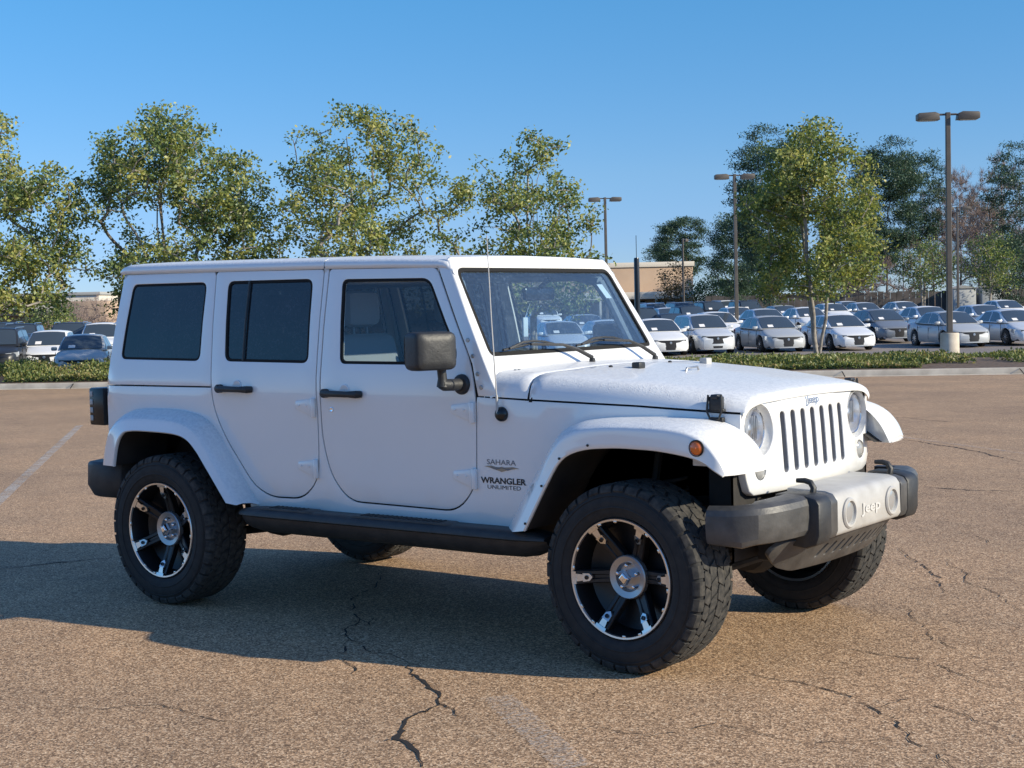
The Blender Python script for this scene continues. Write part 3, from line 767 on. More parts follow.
for sg in (-1, 1):
    mb = MB(); Mx = Matrix.Translation((3.656, sg*.225, .645))
    mb.lathe([(-.004, .066), (.006, .066), (.012, .060), (.012, .052), (-.006, .047)], 30, axis='x', M=Mx); fl = mb.build('fog_light', silver_pl, bc)
    mb = MB(); mb.lathe([(.0025, .047), (.006, .030), (.0075, .012), (.008, .0005)], 24, axis='x', M=Mx); mb.build('fog_light_lens', mat('fog_lens', (.55, .56, .56), .12, metal=.6), fl)
text_mesh('embossed_lettering', 'Jeep', .20, .060, Vector((3.6595, -.0, .640)), Euler((R(90), 0, R(90))), mat('embossed_grey', (.54, .53, .51), .45), bc, bold=.025)
# lower skid plate with slots
def kmap(y, z, d):
    x = 3.625-(.56-z)*.75-.10*(abs(y)/.62)**2.5
    return Vector((x-d*.8, y, z+d*.6))
sk_h = []
for k in range(10):
    y = -.30+k*.072; sk_h.append(rpoly([(y-.010, .455), (y+.014, .455), (y+.044, .515), (y+.020, .515)], .010, 3))
panel('skid_plate', rpoly([(-.60, .560), (.60, .560), (.64, .51), (.54, .44), (.42, .408), (-.42, .408), (-.54, .44), (-.64, .51)], .03), sk_h, kmap, grey_plastic, fb, thick=.02, bevel=.003, h=.06)
mb = MB(); mb.box(3.36, 3.48, -.50, .50, .46, .62, .01); mb.build('bumper_beam', under, fb)
# rear bumper
mb = MB(); plan = [(-.47, .775), (-.56, .815), (-.66, .815), (-.735, .79), (-.775, .70), (-.785, .3)]
plan = plan+[(x, -y) for x, y in plan[::-1]]
rows = []
for x, y in plan: rows.append([Vector((x, y, z)) for z in (.735,)]+[Vector((x*1.0-.012*(x < -.6), y*1.012, .72)), Vector((x-.016*(x < -.6), y*1.016, .60)), Vector((x*.985, y*.985, .535)), Vector((x*.9, y*.88, .52)), Vector((x*.88, y*.85, .735))])
mb.grid(rows, closed=True); mb.add(rows[0], [tuple(range(6))]); mb.add(rows[-1], [tuple(range(6))]); mb.build('rear_bumper', black_plastic, car, bevel=.01)

# side step ------------------------------------------------------------
for sg in (-1, 1):
    xs_ = [.56, .60, .68, .80, 1.5, 2.2, 2.36, 2.44, 2.50]; k_ = [.55, .8, .95, 1, 1, 1, .95, .8, .5]
    mb = MB(); rows = []
    for x, k in zip(xs_, k_):
        zc_ = .515; h_ = .050*k
        yo = .79+.125*k
        rows.append([Vector((x, sg*y, z)) for y, z in ((.74, zc_+h_*.9), (yo-.05, zc_+h_), (yo-.018, zc_+h_*.92), (yo-.002, zc_+h_*.60), (yo, zc_+h_*.25), (yo-.022, zc_+h_*.05), (yo-.026, zc_-h_*.35), (yo-.050, zc_-h_*1.2), (.80, zc_-h_*1.7), (.74, zc_-h_*1.5))])
    mb.grid(rows, closed=True); mb.add(rows[0], [tuple(range(10))]); mb.add(rows[-1], [tuple(range(10))])
    st = mb.build('side_step', black_plastic, car, sharp=50)
    for a, b in ((.74, 1.14), (1.36, 2.02)):
        mb = MB(); mb.prism([(a, .557), (a+.05, .571), (b-.05, .571), (b, .557)], min(sg*.80, sg*.895), max(sg*.80, sg*.895))
        for q in range(int((b-a-.14)/.03)): mb.box(a+.07+q*.03, a+.082+q*.03, min(sg*.815, sg*.88), max(sg*.815, sg*.88), .571, .575)
        mb.build('step_pad', black_plastic, st, bevel=.003)

# decals ---------------------------------------------------------------
rotS = Euler((R(90), 0, 0)); rotF = Euler((R(90), 0, R(180)))
for sg, rot in ((-1, rotS), (1, rotF)):
    yy = lambda x, z: sg*(hw(x, z)+.0018)
    text_mesh('lettering', 'SAHARA', .165, .024, Vector((2.221, yy(2.2, .853), .853)), rot, decal_grey, car, bold=.005)
    vs_ = [(-.100, .006), (-.060, .010), (-.032, .004), (-.012, .004), (.0, .007), (.014, .004), (.030, .005), (.062, .008), (.100, .002), (.062, -.002), (.036, -.008), (.010, -.014), (0, -.017), (-.016, -.012), (-.045, -.006), (-.070, .001)]
    mb = MB(); mb.prism([(2.222+a, .826+b) for a, b in vs_], sg*(hw(2.2, .82)+.0012), sg*(hw(2.2, .82)+.0026), mi=0)
    mb.prism([(2.222+a*.4-.03, .826+b*.5) for a, b in vs_], sg*(hw(2.2, .82)+.0028), sg*(hw(2.2, .82)+.0034), mi=1)
    mb.prism([(2.222+a*.35+.036, .824+b*.45) for a, b in vs_], sg*(hw(2.2, .82)+.0028), sg*(hw(2.2, .82)+.0034), mi=1)
    mb.build('emblem', [decal_tan, decal_grey], car, smooth=False)
    text_mesh('lettering', 'WRANGLER', .258, .029, Vector((2.228, yy(2.2, .768), .768)), rot, decal, car, bold=.03)
    text_mesh('lettering', 'UNLIMITED', .190, .018, Vector((2.232, yy(2.2, .738), .738)), rot, decal, car, bold=0)

# mirrors --------------------------------------------------------------
for sg in (-1, 1):
    mb = MB(); mb.lathe([(0, .048), (.010, .047), (.020, .040), (.024, .020), (.024, .0005)], 24, M=Matrix.Translation((2.005, sg*hw(2.0, 1.205), 1.205)) @ (Matrix.Rotation(PI, 4, 'X') if sg < 0 else Matrix.Identity(4)))
    if sg < 0:
        mb.tube([(2.005, sg*.78, 1.205), (2.000, sg*.84, 1.206), (1.992, sg*.895, 1.208), (1.990, sg*.915, 1.215)], [.030, .028, .028, .024], 12)
        mb.tube([(1.990, sg*.905, 1.20), (1.990, sg*.905, 1.24), (1.992, sg*.915, 1.30)], [.028, .021, .021], 12)
    else:
        mb.tube([(2.005, .78, 1.205), (1.97, .82, 1.206), (1.86, .86, 1.208), (1.81, .87, 1.215)], [.030, .028, .028, .024], 12)
        mb.tube([(1.82, .868, 1.20), (1.81, .87, 1.24), (1.79, .872, 1.30)], [.028, .021, .021], 12)
    mr = mb.build('side_mirror', black_plastic, car)
    # the far mirror is folded back against the door
    if sg < 0: MT = Matrix.Translation((1.985, -.975, 1.366)) @ Matrix.Rotation(R(-22), 4, 'Z')
    else: MT = Matrix.Translation((1.76, .875, 1.366)) @ Matrix.Rotation(R(-80), 4, 'Z')
    mb = MB(); rows = []
    for k, (xo, sc) in enumerate([(-.060, .90), (-.056, .97), (-.03, 1.0), (.0, 1.0), (.035, .985), (.052, .95), (.062, .86), (.066, .5), (.067, .02)]):
        o = rpoly([(-.106, -.088), (.106, -.088), (.106, .088), (-.106, .088)], [.03, .035, .035, .03], 5)
        rows.append([MT @ Vector((xo, a*sc, b*sc)) for a, b in o])
    mb.grid(rows, closed=True); mb.build('mirror_housing', black_plastic, mr, sharp=50)
    mb = MB(); o = rpoly([(-.106, -.078), (.106, -.078), (.106, .078), (-.106, .078)], .03, 5); P = [MT @ Vector((-.058, a, b)) for a, b in o]; mb.add(P, [tuple(range(len(P)))]); mb.build('mirror_glass', chrome, mr)

# interior -------------------------------------------------------------
mb = MB(); mb.prism([(1.62, .95), (1.66, 1.17), (1.75, 1.235), (2.07, 1.27), (2.08, .95)], -.70, .70); da = mb.build('dashboard', dash_m, car, bevel=.03)
mb = MB(); mb.prism([(1.66, 1.2), (1.70, 1.27), (1.85, 1.29), (1.98, 1.265)], .22, .56); mb.build('gauge_hood', dash_m, da, bevel=.01)
mb = MB(); Mw = Matrix.Translation((1.53, .385, 1.16)) @ Matrix.Rotation(R(-25), 4, 'Y')
ring = [Vector((0, .185*math.cos(a), .185*math.sin(a))) for a in np.linspace(0, 2*PI, 33)]
mb.tube(ring, .014, 8, M=Mw); mb.box(-.03, .03, -.06, .06, -.05, .05, .02, M=Mw)
for a in (0, PI, -PI/2): mb.tube([(0, 0, 0), (0, .18*math.cos(a), .18*math.sin(a))], .013, 6, M=Mw)
mb.tube([(1.53, .385, 1.16), (1.75, .385, 1.07)], .03, 8); mb.build('steering_wheel', dash_m, car)
def seat(x, y, wdt, nm='front_seat'):
    mb = MB(); W2 = wdt/2
    mb.prism([(x-.25, .78), (x-.27, .90), (x+.20, .93), (x+.26, .88), (x+.24, .78)], y-W2, y+W2)
    mb.prism([(x-.17, .88), (x-.27, 1.20), (x-.33, 1.43), (x-.40, 1.44), (x-.40, 1.2), (x-.30, .86)], y-W2+.02, y+W2-.02)
    s = mb.build(nm, cloth, car, bevel=.04)
    for hy in ([y] if wdt < .8 else [y-.36, y, y+.36]):
        mb = MB(); mb.box(x-.42, x-.32, hy-.125, hy+.125, 1.47, 1.66, .045); mb.tube([(x-.37, hy-.05, 1.40), (x-.37, hy-.05, 1.5)], .006, 6); mb.tube([(x-.37, hy+.05, 1.40), (x-.37, hy+.05, 1.5)], .006, 6); mb.build('headrest', cloth, s)
seat(1.38, -.38, .50); seat(1.38, .38, .50); seat(.42, 0, 1.16, 'rear_bench')
mb = MB(); mb.box(-.55, 2.05, -.70, .70, .60, .64); mb.build('cabin_floor', under, car)
mb = MB()
for sg in (-1, 1):
    mb.tube([(1.86, sg*.60, 1.68), (1.70, sg*.60, 1.715), (.95, sg*.60, 1.72), (0., sg*.60, 1.71), (-.40, sg*.61, 1.60), (-.50, sg*.62, 1.1)], .028, 8)
    mb.tube([(.95, sg*.60, 1.72), (.93, sg*.64, 1.5), (.90, sg*.70, .9)], .030, 8)
    mb.tube([(1.86, sg*.60, 1.68), (2.05, sg*.68, 1.25)], .024, 8)
mb.tube([(.95, -.60, 1.72), (.95, .60, 1.72)], .028, 8); mb.tube([(0., -.60, 1.71), (0., .60, 1.71)], .028, 8); mb.build('roll_cage', cloth, car)
mb = MB(); mb.box(1.77, 1.80, .01, .27, 1.585, 1.655, .02); mb.tube([(1.80, .13, 1.65), (1.87, .13, 1.70)], .012, 6); im = mb.build('rear_view_mirror', trim_black, car)
mb = MB(); mb.box(1.767, 1.7695, .02, .26, 1.592, 1.648, .001); mb.build('mirror_glass', chrome, im)
mb = MB(); mb.box(1.72, 1.732, .075, .115, 1.40, 1.50, .002); mb.tube([(1.77, .10, 1.60), (1.727, .095, 1.50)], .002, 4); mb.build('hanging_tag', paper, car)

# underbody ------------------------------------------------------------
for sg in (-1, 1):
    mb = MB(); mb.tube([(-.70, sg*.50, .62), (-.3, sg*.50, .68), (.3, sg*.50, .60), (.7, sg*.46, .47), (2.2, sg*.46, .47), (2.6, sg*.44, .60), (3.1, sg*.42, .66), (3.5, sg*.42, .66)], .055, 6); mb.build('frame_rail', under, car, sharp=25)
    for ax_, yy_ in ((0, .50), (2.946, .46)):
        mb = MB(); hel = [Vector((ax_+.055*math.cos(a)-.0, sg*yy_+.055*math.sin(a), .46+.33*a/(2*PI*6))) for a in np.linspace(0, 2*PI*6, 90)]
        mb.tube(hel, .008, 5); mb.build('coil_spring', under, car)
        mb = MB(); o = -.14 if ax_ > 1 else .14
        mb.tube([(ax_+o, sg*(yy_+.08), .36), (ax_+o*.8, sg*(yy_+.04), .62)], .030, 10); mb.tube([(ax_+o*.8, sg*(yy_+.04), .6), (ax_+o*.6, sg*yy_, .9)], .018, 8); mb.build('shock_absorber', under, car)
    mb = MB(); mb.tube([(2.90, sg*.50, .34), (2.25, sg*.36, .44)], .024, 8); mb.build('control_arm', under, car)
    mb = MB(); mb.tube([(.05, sg*.50, .34), (.75, sg*.42, .44)], .024, 8); mb.build('control_arm', under, car)
for ax_, dy_ in ((0, 0.0), (2.946, .25)):
    mb = MB(); mb.tube([(ax_, -.70, .392), (ax_, .70, .392)], .042, 12)
    mb.lathe([(-.12, .05), (-.09, .12), (0, .145), (.09, .12), (.12, .05)], 16, axis='y', M=Matrix.Translation((ax_, dy_, .392))); mb.build('axle', under, car)
mb = MB(); mb.tube([(3.10, -.62, .37), (3.10, .62, .37)], .020, 8); mb.tube([(3.14, .50, .50), (3.09, -.55, .40)], .018, 8); mb.build('tie_rod', under, car)
mb = MB(); mb.box(1.25, 2.25, -.20, .22, .44, .70, .05); mb.build('gearbox', under, car)
mb = MB(); mb.box(.45, 1.35, .04, .42, .40, .62, .04); mb.build('fuel_tank', under, car)
mb = MB(); mb.tube([(2.3, -.30, .48), (1.6, -.34, .45), (.9, -.30, .43), (.55, -.28, .50), (.2, -.30, .60), (-.5, -.30, .60)], .032, 10); mb.lathe([(-.28, .03), (-.25, .085), (.25, .085), (.28, .03)], 16, axis='x', M=Matrix.Translation((1.1, -.30, .44))); mb.build('exhaust', under, car)
mb = MB(); mb.box(1.35, 1.50, -.46, .46, .40, .45, .01); mb.build('crossmember', under, car)
mb = MB(); mb.box(2.45, 3.15, -.30, .30, .62, 1.0, .06); mb.box(2.35, 3.30, -.45, .45, .95, 1.0, .02); mb.build('engine', under, car)
mb = MB()
for sg in (-1, 1): mb.grid([[Vector((x, sg*.42, z)) for z in (.56, 1.06)] for x in (2.3, 3.3)])
mb.grid([[Vector((2.30, y, z)) for z in (.50, 1.14)] for y in (-.76, 0, .76)]); mb.grid([[Vector((-.60, y, z)) for z in (.56, .75)] for y in (-.74, 0, .74)])
mb.build('inner_structure', under, car)

# wheels ---------------------------------------------------------------
def make_wheel():
    """axis along local Y, outboard face towards -Y"""
    rnd = random.Random(5)
    tr = [(.095, .252), (.118, .258), (.130, .266), (.139, .285), (.144, .312), (.143, .335), (.138, .356), (.130, .374), (.120, .3885), (.10, .3955), (.04, .3985)]
    prof = [(-o, r) for o, r in tr]+[(0, .3985)]+[(o, r) for o, r in tr[::-1]]
    mb = MB(); mb.lathe(prof, 72)
    # raised lettering band rings on the sidewall
    for s_ in (-1, 1):
        mb.lathe([(s_*.1440, .300), (s_*.1462, .303), (s_*.1462, .306), (s_*.1445, .309)], 72)
        mb.lathe([(s_*.140, .350), (s_*.1425, .352), (s_*.1405, .357)], 72)
    tyre = mb.build('tyre', rubber, None, sharp=60)
    nb = 36; mb = MB(); rt_ = .4045
    def block(cy, ca, wy_, wa, rr0, rr1, skew=0., cut=0.):
        # outline in (y, arc) with clipped corners
        P = [(-wy_/2, -wa/2+skew), (wy_/2-cut, -wa/2-skew), (wy_/2, -wa/2-skew+cut), (wy_/2, wa/2-skew), (-wy_/2+cut, wa/2+skew), (-wy_/2, wa/2+skew-cut)]
        vs_ = []
        for k, (rr, s_) in enumerate(((rr0, 1.0), (rr1-.0015, 1.0), (rr1, .94))):
            for (y, a) in P:
                A = ca+a*s_/rr1; vs_.append((rr*math.cos(A), cy+y*s_, rr*math.sin(A)))
        n = 6; fs_ = [tuple(range(2*n, 3*n))]
        for q in range(2):
            for i in range(n): fs_.append((q*n+i, q*n+(i+1) % n, (q+1)*n+(i+1) % n, (q+1)*n+i))
        mb.add(vs_, fs_)
    for i in range(nb):
        a = 2*PI*i/nb; st = 2*PI/nb
        for s_ in (-1, 1):
            j = (i*2+(1 if s_ > 0 else 0)) % 3*.003
            block(s_*.027, a+st*(.0 if s_ > 0 else .5), .048, .060+j*.4, .39, rt_, skew=.010*s_, cut=.010)
            block(s_*.074, a+st*(.45 if s_ > 0 else .95)+.01, .044, .056+j*.8, .39, rt_-.001, skew=-.009*s_, cut=.012)
            # shoulder lug folding over on to the sidewall
            A0 = a+st*(.05 if s_ > 0 else .55); wa = .058 if i % 2 else .050
            P = [(s_*.098, rt_-.002), (s_*.114, rt_-.0045), (s_*.125, .3955), (s_*.1325, .384), (s_*.1375, .369 if i % 2 else .375)]
            rows = []
            for (y, r_) in P: rows.append([Vector((r_*math.cos(A0+q/r_), y, r_*math.sin(A0+q/r_))) for q in (-wa/2, -wa/2+.003, wa/2-.003, wa/2)])
            inn = [[Vector((v.x*.965, v.y*.94, v.z*.965)) for v in (r_[0], r_[3])] for r_ in rows]
            mb.grid(rows)
            for k in range(4): mb.add([rows[k][0], rows[k+1][0], inn[k+1][0], inn[k][0]], [(0, 1, 2, 3)]); mb.add([rows[k][3], rows[k+1][3], inn[k+1][1], inn[k][1]], [(0, 1, 2, 3)])
            mb.add([rows[0][0], rows[0][3], inn[0][1], inn[0][0]], [(0, 1, 2, 3)]); mb.add([rows[4][0], rows[4][3], inn[4][1], inn[4][0]], [(0, 1, 2, 3)])
    tread = mb.build('tread', tread_m, tyre, sharp=30)
    # rim barrel + lip
    mb = MB(); mb.lathe([(-.122, .2585), (-.130, .2575), (-.134, .254), (-.133, .2465), (-.126, .2435)], 72); mb.lathe([(.122, .2585), (.130, .257), (.125, .245)], 72)
    for k in range(18):          # lip tabs
        a = 2*PI*k/18+R(10); Mx = Matrix.Rotation(-a, 4, 'Y')
        if k % 3: mb.box(.2375, .249, -.1335, -.124, -.009, .009, .003, M=Mx)
    for k in range(6):           # machined lip segments above each spoke
        a = 2*PI*k/6; n = 7; o = []; i_ = []
        for q in range(n): t = a+R(-6.5+13*q/(n-1)); o.append(Vector((.250*math.cos(t), -.1338, .250*math.sin(t)))); i_.append(Vector((.2335*math.cos(t), -.1290, .2335*math.sin(t))))
        mb.grid([o, i_, [v+Vector((0, .02, 0)) for v in i_]])
    lip = mb.build('rim', machined, None, sharp=40)
    mb = MB(); mb.lathe([(-.126, .2440), (-.115, .240), (-.05, .232), (.08, .230), (.120, .245)], 60)
    mb.lathe([(-.020, .232), (-.004, .20), (.0, .10), (.0, .03)], 40)
    for k in range(6):
        a = 2*PI*k/6; Mx = Matrix.Rotation(-a, 4, 'Y')
        for s_ in (-1, 1):       # split spoke ribs
            rows = []
            for (r_, yo, w0, w1) in ((.075, -.050, .004, .030), (.13, -.066, .006, .028), (.18, -.088, .008, .028), (.236, -.116, .010, .032)):
                rows.append([Vector((r_, yo, s_*w0)), Vector((r_, yo-.006, s_*(w0+.004))), Vector((r_, yo-.006, s_*(w1-.004))), Vector((r_, yo, s_*w1)), Vector((r_, yo+.035, s_*w1)), Vector((r_, yo+.035, s_*w0))])
            mb.grid(rows, closed=True, M=Mx)
        mb.grid([[Vector((r_, y, z)) for z in (-.006, .006)] for r_, y in ((.08, -.052), (.236, -.100))], M=Mx)
    mb.build('spokes', rim_black, lip, sharp=30)
    mb = MB()
    for k in range(6):
        a = 2*PI*k/6; Mx = Matrix.Rotation(-a, 4, 'Y')
        P = [(.166, 0), (.178, -.016), (.203, -.018), (.203, .018), (.178, .016)]
        v0 = [Vector((r_, -.082-(r_-.16)*.56-.014, z)) for r_, z in P]; mb.add(v0+[v+Vector((0, .012, 0)) for v in v0], [(0, 1, 2, 3, 4)]+[(i, (i+1) % 5, 5+(i+1) % 5, 5+i) for i in range(5)], M=Mx)
        mb.add([Vector((.203, -.1195, -.013)), Vector((.236, -.1265, -.017)), Vector((.236, -.1265, .017)), Vector((.203, -.1195, .013))], [(0, 1, 2, 3)], M=Mx)
    mb.build('spoke_plate', machined, lip, smooth=False)
    mb = MB()
    for k in range(6):
        a = 2*PI*k/6; Mx = Matrix.Rotation(-a, 4, 'Y') @ Matrix.Translation((.188, -.112, 0)) @ Matrix.Rotation(R(-29), 4, 'Z')
        mb.lathe([(.0, .0095), (-.006, .0095), (-.006, .006), (-.003, .005), (-.003, .0005)], 12, M=Mx)
    mb.build('spoke_bolt', trim_black, lip)
    mb = MB(); mb.lathe([(-.05, .094), (-.074, .093), (-.078, .089), (-.070, .064), (-.048, .056), (-.046, .012)], 48); mb.build('hub_dish', dull_silver, lip)
    mb = MB(); mb.lathe([(-.038, .034), (-.085, .033), (-.108, .025), (-.112, .018), (-.1125, .0005)], 4)
    for k in range(5):
        a = 2*PI*k/5+.3; mb.lathe([(-.040, .010), (-.080, .009), (-.084, .006), (-.084, .0005)], 6, M=Matrix.Translation((.050*math.cos(a), 0, .050*math.sin(a))))
    mb.build('hub_cap', chrome, lip, smooth=False, bevel=.002)
    mb = MB(); mb.lathe([(.020, .06), (.020, .155), (.040, .155), (.040, .06)], 40); mb.build('brake_disc', under, lip)
    return tyre, lip
def place_wheel(protos, x, y, rz, roll):
    w_ = empty('wheel'); w_.parent = car; w_.location = (x, y, .3945+.0085); w_.rotation_mode = 'XYZ'
    w_.rotation_euler = (0, roll, rz)
    for pr in protos:
        c_ = pr.copy(); C.objects.link(c_); c_.parent = w_
    return w_
# the wheels: hub > tyre, rim; finer pieces joined so that no level goes deeper than three
tyre, lip = make_wheel()
def join_into(o, name, mats_order):
    """merge an object's children meshes into it (one part)"""
    ch = [c_ for c_ in bpy.data.objects if c_.parent == o]
    bm = bmesh.new(); ms = []
    for q in [o]+ch:
        k0 = len(bm.faces); tmp = q.data; n0 = len(ms)
        bm.from_mesh(tmp); bm.faces.ensure_lookup_table()
        for f in bm.faces[k0:]: f.material_index += n0
        ms += list(tmp.materials)
    me = bpy.data.meshes.new(name); bm.to_mesh(me); bm.free()
    for mm in ms: me.materials.append(mm)
    for q in ch: bpy.data.objects.remove(q)
    o.data = me; o.name = name; return o
tread_o = [c_ for c_ in bpy.data.objects if c_.parent == tyre][0]
tread_o.parent = None; tread_o.name = 'tread'
kids = [c_ for c_ in bpy.data.objects if c_.parent == lip]
for k_ in kids: k_.parent = None
protos = [tyre, tread_o, lip]+kids
WYC = .914-.134
place_wheel(protos, 0, -WYC, 0, R(-90+4)); place_wheel(protos, 0, WYC, PI, R(20))
st_ = R(-3.0)
def steer(sg): return 2.946-sg*math.sin(st_)*(WYC-.62), sg*.62+sg*math.cos(st_)*(WYC-.62)
sx_, sy_ = steer(-1); place_wheel(protos, sx_, sy_, st_, R(-4)); sx_, sy_ = steer(1); place_wheel(protos, sx_, sy_, st_+PI, R(30))
for p_ in protos: bpy.data.objects.remove(p_)

# ================================================================== THE PLACE
# site frame: a = metres to the right of the camera's line of sight, d = metres away from the camera along it
FH = Vector((math.cos(YAW), math.sin(YAW), 0)); RH = Vector((math.sin(YAW), -math.cos(YAW), 0))
def gz(d): return itp(d, [-50, 9, 52, 62, 70, 85, 100, 130, 2000], [0, 0, -.52, -.54, -.38, -.26, -.18, -.05, -.05])
def G(a, d, z=0.): return Vector((CAM.x, CAM.y, 0))+FH*d+RH*a+Vector((0, 0, gz(d)+z))
def face_rz(ang=0.): return YAW-PI/2+ang       # rotation that lays local +x to the right, local +y away

def asphalt_fn(t, b):
    co = coords(t, True)
    v = N(t, 'TexVoronoi', Scale=140.); L(t, co, v.inputs['Vector'])
    v2 = N(t, 'TexVoronoi', Scale=68.); L(t, co, v2.inputs['Vector'])
    n1 = noise(t, co, 230, 3, .7); n2 = noise(t, co, .35, 5, .6); n3 = noise(t, co, 3.0, 5, .65)
    sepc = N(t, 'SeparateColor'); L(t, v.outputs['Color'], sepc.inputs[0])
    st = ramp(t, sepc.outputs[0], [(.0, (.065, .045, .032)), (.22, (.20, .137, .087)), (.55, (.44, .315, .198)), (.82, (.80, .60, .40)), (1., (.98, .86, .66))])
    sep2 = N(t, 'SeparateColor'); L(t, v2.outputs['Color'], sep2.inputs[0])
    st2 = ramp(t, sep2.outputs[1], [(.0, (.20, .138, .088)), (.6, (.41, .295, .190)), (1., (.62, .46, .315))])
    c0 = mix(t, .30, st.outputs[0], st2.outputs[0])
    gr_ = ramp(t, n1, [(.35, (.52, .49, .47)), (.63, (1.30, 1.28, 1.26))])
    c1 = mix(t, .8, c0, gr_.outputs[0], 'MULTIPLY')
    # worn tracks, oil and lighter patches of their own shape
    pt = ramp(t, n2, [(.30, (.80, .80, .82)), (.50, (1, 1, 1)), (.72, (1.16, 1.13, 1.1))])
    c2 = mix(t, 1., c1, pt.outputs[0], 'MULTIPLY')
    pt2 = ramp(t, n3, [(.28, (.86, .86, .87)), (.6, (1.04, 1.03, 1.02))])
    c3 = mix(t, 1., c2, pt2.outputs[0], 'MULTIPLY')
    v4 = N(t, 'TexVoronoi', Scale=.55); L(t, co, v4.inputs['Vector'])
    oil = ramp(t, v4.outputs['Distance'], [(.03, .55), (.13, 0)]); on_ = ramp(t, noise(t, co, 5, 4), [(.45, 0), (.6, 1)])
    c4 = mix(t, mix(t, 1., oil.outputs[0], on_.outputs[0], 'MULTIPLY'), c3, (.07, .055, .045))
    c5 = mix(t, 1., c4, (.90, .805, .715), 'MULTIPLY')
    L(t, c5, b.inputs['Base Color'])
    h = mix(t, .5, v.outputs['Distance'], n1)
    bump(t, b, h, .5, .004)
asphalt = mat('coarse_brown_asphalt', (.15, .12, .1), .85, spec=.35, fn=asphalt_fn)
def asphalt2_fn(t, b):
    co = coords(t, True)
    c = ramp(t, noise(t, co, 30, 5, .7), [(.3, (.17, .14, .12)), (.7, (.28, .235, .20))])
    c2 = mix(t, .6, c.outputs[0], ramp(t, noise(t, co, .12, 4), [(.3, (.8, .8, .8)), (.7, (1.2, 1.2, 1.2))]).outputs[0], 'MULTIPLY')
    L(t, c2, b.inputs['Base Color'])
asphalt2 = mat('grey_lot_asphalt', (.13, .12, .11), .85, fn=asphalt2_fn)
concrete = mat('concrete', (.60, .53, .43), .85, fn=speckle((.64, .56, .45), (.38, .32, .25), .8, 2.5, .2))
mulch = mat('brown_mulch', (.12, .075, .05), .95, fn=speckle((.17, .11, .07), (.06, .04, .028), 1., 9, .5))
grass_m = mat('dry_grass', (.10, .09, .05), .95, fn=speckle((.12, .10, .06), (.06, .05, .03), 1., 1.2, .5))

# kerb line: nearer on the right, further on the left
def kd(a): return 38.2-.23*a
def strip(name, material, d0, d1, dz, a0=-420, a1=420, na=60, nd=24, kind='structure', ds=None):
    mb = MB(); rows = []
    avals = [a0+(a1-a0)*i/na for i in range(na+1)]
    for j in range(nd+1):
        row = []
        for a in avals:
            da = d0(a) if callable(d0) else d0; db = d1(a) if callable(d1) else d1
            t = j/nd; d = da+(db-da)*(t**2 if db-da > 200 else t); row.append(G(a, d, dz(a, d) if callable(dz) else dz))
        rows.append(row)
    mb.grid(rows); o = mb.build(name, material, smooth=True, sharp=80); tag(o, kind=kind); return o
# one sheet under everything reaches the horizon
strip('ground', grass_m, -60, 1900, lambda a, d: -.30 if d < 132 else -.02, -1900, 1900, 80, 60)
strip('parking_lot', asphalt, -45, lambda a: kd(a), 0., -90, 90, 40, 40)
strip('far_parking_lot', asphalt2, lambda a: kd(a)+9.5, 131, .0, -120, 120, 40, 30)
# kerbs -----------------------------------------------------------------
def kerb(off, flip, nm='kerb'):
    mb = MB(); rows = []
    a = -75.
    sec = [(-.30, .002), (-.012, .004), (0, .01), (.012, .125), (.03, .145), (.15, .150), (.16, .05)] if not flip else [(.012, -.02), (0, .10), (-.02, .145), (-.15, .15), (-.16, .05)]
    while a <= 75:
        rows.append([G(a, kd(a)+off+o, z) for o, z in sec]); a += 3.
    mb.grid(rows); return tag(mb.build(nm, concrete, sharp=40), kind='structure')
kerb(0, False); kerb(9.5, True)
mb = MB()                                      # expansion joints in the gutter and kerb
a = -60.
while a < 60: mb.add([G(a, kd(a)-.30, .006), G(a+.03, kd(a)-.30, .006), G(a+.03, kd(a)+.012, .128), G(a, kd(a)+.012, .128)], [(0, 1, 2, 3)]); mb.add([G(a, kd(a)+.010, .129), G(a+.03, kd(a)+.010, .129), G(a+.03, kd(a)+.15, .153), G(a, kd(a)+.15, .153)], [(0, 1, 2, 3)]); a += 4.
tag(mb.build('kerb_joints', seam, smooth=False), kind='structure')
strip('planting_island', mulch, lambda a: kd(a)+.15, lambda a: kd(a)+9.35, lambda a, d: .145+.10*math.sin(PI*min(1, max(0, (d-kd(a))/9.5))), -75, 75, 60, 8)
# faded paint ------------------------------------------------------------
def paint_fn2(op):
    def fn(t, b):
        co = coords(t, True)
        f = ramp(t, noise(t, co, 60, 4, .75), [(.5-.25*op, 0), (.75-.2*op, 1)])
        f2 = ramp(t, noise(t, co, 4, 4, .6), [(.3, .2), (.7, 1)])
        ff = mix(t, 1., f.outputs[0], f2.outputs[0], 'MULTIPLY')
        b.inputs['Base Color'].default_value = (.55, .50, .44, 1)
        L(t, ff, b.inputs['Alpha'])
    return fn
faded = mat('faded_paint', (.5, .46, .4), .8, fn=paint_fn2(.8)); faded2 = mat('nearly_gone_paint', (.5, .46, .4), .8, fn=paint_fn2(.30))
def line(p, q, wd, m_, nm='parking_line'):
    p = Vector(p); q = Vector(q); n = (q-p).normalized(); n = Vector((-n.y, n.x, 0))*wd/2; mb = MB(); k = 10; rows = []
    for i in range(k+1):
        c = p.lerp(q, i/k); dd = (c-Vector((CAM.x, CAM.y, 0))).dot(FH); rows.append([Vector((c.x+n.x*s_, c.y+n.y*s_, gz(dd)+.004)) for s_ in (-1, 1)])
    mb.grid(rows); tag(mb.build(nm, m_, smooth=False), kind='structure')
line((-4.9, 1.35, 0), (-13.6, 8.8, 0), .11, faded)
line((2.709, -1.483, 0), (3.494, -2.075, 0), .13, faded2)
